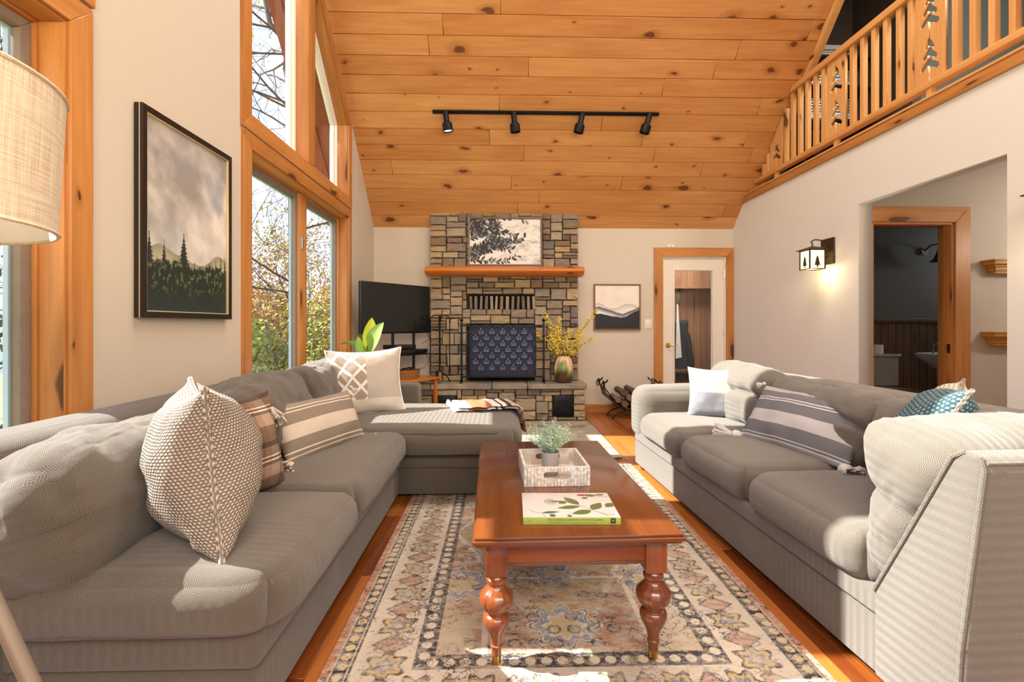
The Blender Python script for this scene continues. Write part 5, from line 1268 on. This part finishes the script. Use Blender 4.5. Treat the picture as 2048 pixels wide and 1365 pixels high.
p3 = pillow('striped_lumbar_pillow', 'tan and cream striped lumbar pillow with tassels on the left sofa', (-.955, 2.545, .62), (.85, -.30, .42), (-.45, .16, .9), .305, .152, .085, 'lumbar_tan', 7, pin=.06)
for sx in (-1, 1):
    for sy in (-1, 1): tassel(p3, sx*.316, sy*.162, 'tassel', 2.3 if sx < 0 else .8, drop=(sx*.25, -1, .35) if sy > 0 else (sx*.9, -.1, .5), z=.02)
pillow('patterned_pillow', 'large pale grey pillow with woven geometric pattern in the sofa corner', (-.985, 3.50, .725), (.42, -.90, .22), (-.08, .1, 1), .275, .250, .105, 'tribal', 9, pipe=('paper_white', .006), pin=.12)
pillow('block_pillow', 'small cream pillow with blue grey block by the far arm of the right sofa', (1.545, 3.36, .655), (-.30, -.92, .20), (.06, .1, 1), .185, .185, .075, 'block_pillow', 11, pin=.10)
p6 = pillow('striped_lumbar_pillow', 'blue grey striped lumbar pillow with tassels on the right sofa', (1.615, 2.49, .625), (-.80, -.22, .55), (.5, .12, .85), .345, .180, .080, 'lumbar_blue', 13, pin=.06)
for sx in (-1, 1):
    for sy in (-1, 1): tassel(p6, sx*.342, sy*.182, 'tassel_cool', 2.4 if sy < 0 else .8, drop=(sx*.8, -.25, .45) if sy < 0 else (sx, -.6, .2), z=.015)
pillow('knit_pillow', 'teal and cream chunky knit pillow in the near corner of the right sofa', (1.64, 1.78, .70), (-.62, .60, .45), (.30, -.25, .9), .29, .26, .12, 'knit_teal', 15, arc=True, pin=.14, pipe=('knit_cream', .007))

# throw blanket folded on the chaise
tb_ = thing('throw_blanket', 'folded cream throw with orange and black stripes on the end of the chaise', 'blanket', (-.36, 3.60, .508), R(14))
pth = [(0, .012)]
Ls = []; x = 0
for k in range(26): Ls.append((k*.0175, .016+.003*math.sin(k*.9)))
xe = Ls[-1][0]
for k in range(1, 9): a_ = k/8*R(82); Ls.append((xe+.055*math.sin(a_), .016-.055*(1-math.cos(a_))))
xe, ze = Ls[-1]
for k in range(1, 9): Ls.append((xe+.003*k, ze-.018*k))
def cloth(name, z_off, y0, y1, th, seed, x_in=0, drop=0):
    m = MB(); n = len(Ls)-drop; J = 10; vs = []
    for side in (1, -1):
        for i in range(x_in, n):
            a = Vector(Ls[max(i-1, 0)]); b = Vector(Ls[min(i+1, len(Ls)-1)]); t_ = (b-a).normalized(); nn = Vector((-t_.y, t_.x))
            for j in range(J+1):
                v = j/J; e_ = math.sqrt(max(0, 1-(2*v-1)**8)); p = Vector(Ls[i])+nn*(z_off+side*th/2*e_+.003*mn.noise(Vector((i*.2, v*3, seed))))
                vs.append((p.x, y0+(y1-y0)*v+.004*mn.noise(Vector((i*.3, seed, 0))), p.y))
    w_ = J+1; q = n-x_in; fs = []
    for sd_ in (0, 1):
        for i in range(q-1):
            for j in range(J): k = sd_*q*w_+i*w_+j; f = (k, k+w_, k+w_+1, k+1); fs.append(f if sd_ else f[::-1])
    for i in (0, q-1):
        for j in range(J): k = i*w_+j; fs.append((k, k+1, k+1+q*w_, k+q*w_))
    m.add(vs, fs); me = m.mesh(name, 'throw_stripe', smooth=True); 
    lay = me.uv_layers[0]; tot = n
    idx_u = {}
    for p_ in me.polygons:
        for li in p_.loop_indices:
            vi = me.loops[li].vertex_index % (q*w_); lay.data[li].uv = ((vi//w_)/tot, (vi % w_)/J)
    link(name, me, tb_)
cloth('lower_fold', 0, -.18, .18, .018, 1, drop=3); cloth('upper_fold', .019, -.175, .172, .018, 2, x_in=1)
ed = MB()
for k in range(9): ed.tube([(-.004, -.17+.0425*k, .006), (-.016, -.15+.0425*k, .018), (-.004, -.135+.0425*k, .036)], .011, 6)
ed.build('rolled_edge', 'paper_white', tb_, smooth=True)

# ------------------------------------------------------------------ coffee table
ct = thing('coffee_table', 'cherry wood coffee table with turned legs on the patterned rug', 'table', (.245, 2.128, .011), R(1.2))
hw, hl = .346, .625; TZ = .459
m = MB()
for z0, z1, ins in ((TZ-.010, TZ, .006), (TZ-.024, TZ-.010, 0.0), (TZ-.034, TZ-.024, .010)): m.box(-hw+ins, hw-ins, -hl+ins, hl-ins, z0, z1)
m.build('table_top', 'cherry_table', ct, bevel=.0035, grain=1)
for s_ in (-1, 1):
    MB().box(-.245, .245, s_*(hl-.075)-.011, s_*(hl-.075)+.011, TZ-.115, TZ-.035).build('apron', 'cherry_leg', ct, bevel=.002, grain=0)
    MB().box(-.245, .245, s_*(hl-.075)-.014, s_*(hl-.075)+.014, TZ-.122, TZ-.112).build('apron_bead', 'cherry_table', ct, bevel=.003, grain=0)
    MB().box(s_*(hw-.075)-.011, s_*(hw-.075)+.011, -.53, .53, TZ-.115, TZ-.035).build('apron', 'cherry_leg', ct, bevel=.002, grain=1)
lp = [(.0145, .0), (.0155, .004), (.0155, .026), (.0165, .03), (.0175, .055), (.0205, .058), (.021, .063), (.0175, .067), (.021, .085), (.029, .108), (.040, .128), (.0455, .146), (.0455, .158), (.040, .168), (.030, .173), (.029, .177), (.037, .180), (.038, .184), (.048, .192), (.056, .206), (.0585, .221), (.055, .236), (.045, .248), (.036, .256), (.032, .262), (.028, .267), (.028, .271), (.032, .275), (.035, .281), (.034, .289), (.028, .294), (.026, .300), (.034, .305)]
for sx in (-1, 1):
    for sy in (-1, 1):
        x_, y_ = sx*.268, sy*(hl-.092)
        l = MB().box(x_-.036, x_+.036, y_-.036, y_+.036, .305, TZ-.034).build('leg', 'cherry_leg', ct, bevel=.003, grain=2)
        MB().lathe(lp[3:], 48, (x_, y_, 0), flute=(.186, .250, 14, .10)).build('turning', 'cherry_leg', l, smooth=True, grain=2)
        MB().lathe(lp[:4], 24, (x_, y_, 0)).build('brass_ferrule', 'brass', l, smooth=True)
TT = .011+TZ
# tray
ty = thing('serving_tray', 'whitewashed wooden tray with ribbed sides on the coffee table', 'tray', (.235, 2.125, TT), R(2))
a_, b_, hT = .140, .150, .082
slot = [(.045*math.copysign(1, math.cos(t_))*1+.014*math.cos(t_)-(.0), .047+.014*math.sin(t_)) for t_ in np.linspace(-math.pi/2+.01, math.pi/2-.01, 7)]+[(-.045+.014*math.cos(t_), .047+.014*math.sin(t_)) for t_ in np.linspace(math.pi/2+.01, 3*math.pi/2-.01, 7)]
g = G('tray_wash', .75); x = g.xyz(g.obj()); nn_ = g.noise(g.obj(), 22, 5); g.color(g.ramp(nn_, [(.35, '#d9d3cc'), (.6, '#b7aca2')])); M['tray_wash'] = g.m
g = G('tray_ribs', .75); nn_ = g.noise(g.obj(), 60, 3); c_ = g.mix(g.math('GREATER_THAN', g.rnd(), .5), '#c4b5a6', '#a8aeb2'); g.color(g.mix(g.rng(nn_, .4, .65), c_, '#e8e3dc')); M['tray_ribs'] = g.m
for s_ in (-1, 1):
    plate('handle_side', rect(-a_, a_, .0, hT), [slot], .012, 'tray_wash', ty, axis='y', at=s_*b_-(.012 if s_ > 0 else 0))
    MB().box(s_*a_-(.012 if s_ > 0 else 0), s_*a_+(0 if s_ > 0 else .012), -b_+.012, b_-.012, .0, hT).build('long_side', 'tray_wash', ty, bevel=.0015)
    for k in range(20):
        c = -a_+.007+k*.01400; w_ = .0055
        segs = [(.001, hT-.001)] if abs(c) > .062 else [(.001, .031), (.063, hT-.001)]
        for z0, z1 in segs: MB().box(c-w_, c+w_, s_*(b_+.0015)-.0015, s_*(b_+.0015)+.0015, z0, z1).build('rib', 'tray_ribs', ty, bevel=.001, seg=1)
MB().box(-a_+.012, a_-.012, -b_+.012, b_-.012, .003, .010).build('tray_bottom', 'tray_wash', ty)
pp = thing('potted_herb', 'small dusty green artificial herb in grey pot inside the tray', 'plant', (.225, 2.105, TT+.010))
MB().lathe([(.034, 0), (.036, .004), (.040, .10), (.0405, .104), (.036, .104), (.034, .09)], 36).build('pot', 'concrete', pp, smooth=True)
MB().lathe([(.034, .088), (.034, .094)], 20).build('soil', 'soil', pp)
rn = random.Random(8); A_ = MB(); B_ = MB(); S_ = MB()
for k in range(64):
    az = rn.uniform(0, 6.28); el = rn.uniform(.05, 1.0); d = Vector((math.cos(az)*el, math.sin(az)*el, 1.1)).normalized(); L = rn.uniform(.09, .165)*(1 if el < .8 else .9); b0 = Vector((math.cos(az)*.016*rn.random(), math.sin(az)*.016*rn.random(), .093)); pts = []
    for q in range(7): t_ = q/6; pts.append(b0+d*L*t_+Vector((math.cos(az), math.sin(az), -.5))*.03*t_*t_*el)
    S_.tube(pts, [.0012, .0012, .001, .001, .0008, .0006, .0005], 3)
    for q in range(26):
        t_ = .25+.75*q/26; i_ = min(5, int(t_*6)); p = pts[i_].lerp(pts[i_+1], t_*6-i_); o_ = Vector((rn.gauss(0, 1), rn.gauss(0, 1), rn.gauss(0, .5)+.9)).normalized(); s_ = o_.orthogonal().normalized()*.0018; ll_ = rn.uniform(.012, .021)
        (A_ if rn.random() < (.62 if d.x < .2 else .4) else B_).add([p, p+o_*ll_*.5+s_, p+o_*ll_, p+o_*ll_*.5-s_], [(0, 1, 2, 3)])
S_.build('stems', 'leaf_blue', pp); tag(A_.build('foliage', 'leaf_blue', pp), kind='stuff'); tag(B_.build('foliage', 'leaf_pale', pp), 'paler green sprigs', kind='stuff')
# botanical book
bo = thing('botanical_book', 'botanical book with leaf printed white cover and green spine on the table', 'book', (.248, 1.715, TT), R(-1.5))
bw, bd, bh = .166, .118, .024
MB().box(-bw, bw, -bd, -bd+.004, 0, bh).build('spine', 'book_green', bo, bevel=.0012)
MB().box(-bw+.004, bw-.004, -bd+.004, bd-.003, .0025, bh-.0025).build('pages', 'paper_white', bo)
for z in (0, bh-.0025): MB().box(-bw, bw, -bd+.003, bd, z, z+.0025).build('cover_board', 'book_white', bo, bevel=.0006)
zt = bh+.0002
def flat(name, pts, mat, z=zt, h=.0004):
    MB().prism(pts, z, z+h, 'z').build(name, mat, bo)
def printleaf(x_, y_, ang_, L, W_, mat='leaf_print', z=zt):
    pts = []
    for k in range(9): t_ = k/8; pts.append((L*t_, W_*math.sin(math.pi*t_**.85)))
    for k in range(7, 0, -1): t_ = k/8; pts.append((L*t_, -W_*math.sin(math.pi*t_**.85)*.9))
    c_, s_ = math.cos(ang_), math.sin(ang_); P_ = [(x_+a*c_-b*s_, y_+a*s_+b*c_) for a, b in pts]
    P_ = [(max(-bw+.001, min(bw-.001, a)), max(-bd+.005, min(bd-.001, b))) for a, b in P_]; flat('printed_leaf', P_, mat, z)
def printstem(pts, w_=.0011, mat='stem_print', z=zt):
    for (a, b), (c, d_) in zip(pts, pts[1:]):
        t_ = Vector((c-a, d_-b)).normalized()*w_; flat('printed_stem', [(a-t_.y, b+t_.x), (a+t_.y, b-t_.x), (c+t_.y, d_-t_.x), (c-t_.y, d_+t_.x)], mat, z, .0003)
for x_, y_, an, L, W_, mt_ in ((.040, -.002, 2.15, .088, .019, 'leaf_print'), (.042, -.018, 3.35, .088, .016, 'leaf_print'), (-.002, .022, 3.5, .036, .011, 'leaf_print'), (.076, -.056, 3.55, .080, .020, 'leaf_print'), (.080, -.050, 1.0, .078, .021, 'leaf_print'), (.165, .012, 4.0, .050, .018, 'leaf_print'), (-.100, -.078, .15, .062, .010, 'leaf_print_blue'), (-.060, -.112, 1.9, .026, .012, 'leaf_print_blue'), (.000, -.112, 2.2, .022, .008, 'leaf_print_blue'), (.115, .085, 2.9, .050, .013, 'leaf_print'), (.150, .10, 3.3, .040, .008, 'leaf_print'), (.083, .070, 3.6, .030, .010, 'leaf_print')): printleaf(x_, y_, an, L, W_, mt_)
printstem([(-.03, .028), (.0, .022), (.040, -.008), (.080, -.052), (.125, -.10)]); printstem([(-.145, -.045), (-.12, -.075), (-.10, -.080), (-.09, -.11)]); printstem([(.10, .09), (.13, .08), (.160, .075)]); printstem([(.095, -.07), (.13, -.095), (.160, -.088)], .0008)
for k in range(15): a_ = 2.2+k*.16; printstem([(-.038, .028), (-.038+.045*math.cos(a_)*1.1, .028+.040*math.sin(a_))], .0005)
flat('printed_stem', [(-.045, .024), (-.02, .022), (-.005, .028), (-.02, .032), (-.045, .034)], 'leaf_print_blue', zt+.0004)
for k in range(9): a_ = k*.7; flat('printed_flower', [(.062+.010*math.cos(a_)+.008*math.cos(q), .093+.005*math.sin(a_)+.006*math.sin(q)) for q in np.linspace(0, 5.6, 7)], 'red_print', zt+.00003*k, .0004)
def words(txt, size, x_, z, mat, parent, y_):
    cu = bpy.data.curves.new('lettering', 'FONT'); cu.body = txt; cu.size = size; cu.extrude = .0001; cu.align_x = 'LEFT'
    o = bpy.data.objects.new('lettering', cu); col.objects.link(o); dg = bpy.context.evaluated_depsgraph_get(); me = bpy.data.meshes.new_from_object(o.evaluated_get(dg)); bpy.data.objects.remove(o)
    me.materials.clear(); me.materials.append(M[mat]); return link('lettering', me, parent, (x_, y_, z), (R(90), 0, 0))
words('THE FLOWERING ESSENTIAL BOTANICAL BOOK', .0088, -.085, .0135, 'ink', bo, -bd-.0004); words('THE PRINTS OF THE GARDEN COLLECTION', .0082, -.078, .0035, 'ink_grey', bo, -bd-.0004); words('77', .009, -.150, .008, 'ink_grey', bo, -bd-.0004)
MB().box(.131, .149, -bd-.0006, -bd-.0001, .004, .022).build('emblem', 'ink', bo); MB().prism([(.134, .018), (.140, .010), (.146, .019), (.140, .0135)], -bd-.0009, -bd-.0007, 'y').build('emblem_mark', 'book_green', bo)

# ------------------------------------------------------------------ floor lamp
fl_ = thing('floor_lamp', 'tripod floor lamp with wide cream linen shade by the left window', 'lamp', (-1.06, .79, 0))
n = 64; m = MB(); zt_, zb_ = 1.585, 1.325; rt_, rb_ = .262, .250
for r0, r1, z0, z1 in ((rb_, rt_, zb_, zt_),):
    for i in range(9):
        t_ = i/8
        for k in range(n): a_ = 2*math.pi*k/n; m.v.append(((r0+(r1-r0)*t_)*math.cos(a_), (r0+(r1-r0)*t_)*math.sin(a_), z0+(z1-z0)*t_))
m.f = [(i*n+k, i*n+(k+1) % n, (i+1)*n+(k+1) % n, (i+1)*n+k) for i in range(8) for k in range(n)]
me = m.mesh('shade', 'linen_shade', smooth=True)
for p_ in me.polygons:
    for li in p_.loop_indices:
        v = me.vertices[me.loops[li].vertex_index].co; a_ = math.atan2(v.y, v.x); a_ = a_ if a_ > -3.0 else a_+6.283; me.uv_layers[0].data[li].uv = (a_*.26, v.z)
sh1 = link('shade', me, fl_)
m2 = MB()
for r_, z_ in ((rb_-.003, zb_), (rt_-.003, zt_)):
    for k in range(n): a_ = 2*math.pi*k/n; m2.v.append((r_*math.cos(a_), r_*math.sin(a_), z_))
m2.f = [(k, n+k, n+(k+1) % n, (k+1) % n) for k in range(n)]; m2.build('shade_lining', 'paper_white', fl_, smooth=True)
for r_, z_ in ((rb_, zb_), (rt_, zt_)): MB().tube([(r_*math.cos(2*math.pi*k/48), r_*math.sin(2*math.pi*k/48), z_) for k in range(49)], .004, 6).build('trim_ring', 'linen_shade', fl_, smooth=True)
MB().tube([(-rt_, 0, zt_-.03), (0, 0, zt_-.03), (rt_*.5, rt_*.86, zt_-.03)], .002, 5).tube([(0, 0, zt_-.03), (rt_*.5, -rt_*.86, zt_-.03)], .002, 5).build('spider', 'nickel', fl_)
MB().lathe([(.02, 1.18), (.02, 1.32), (.028, 1.34), (.03, 1.44), (.01, 1.55)], 16).build('socket', 'lamp_pole', fl_, smooth=True)
MB().lathe([(.045, 1.13), (.05, 1.14), (.05, 1.18), (.03, 1.20)], 20).build('hub', 'lamp_pole', fl_, smooth=True)
for a_ in (R(24), R(145), R(262)):
    c_, s_ = math.cos(a_), math.sin(a_); MB().tube([(.02*c_, .02*s_, 1.16), (.375*c_, .375*s_, .012)], [.013, .013], 12).build('leg', 'lamp_pole', fl_, smooth=True)
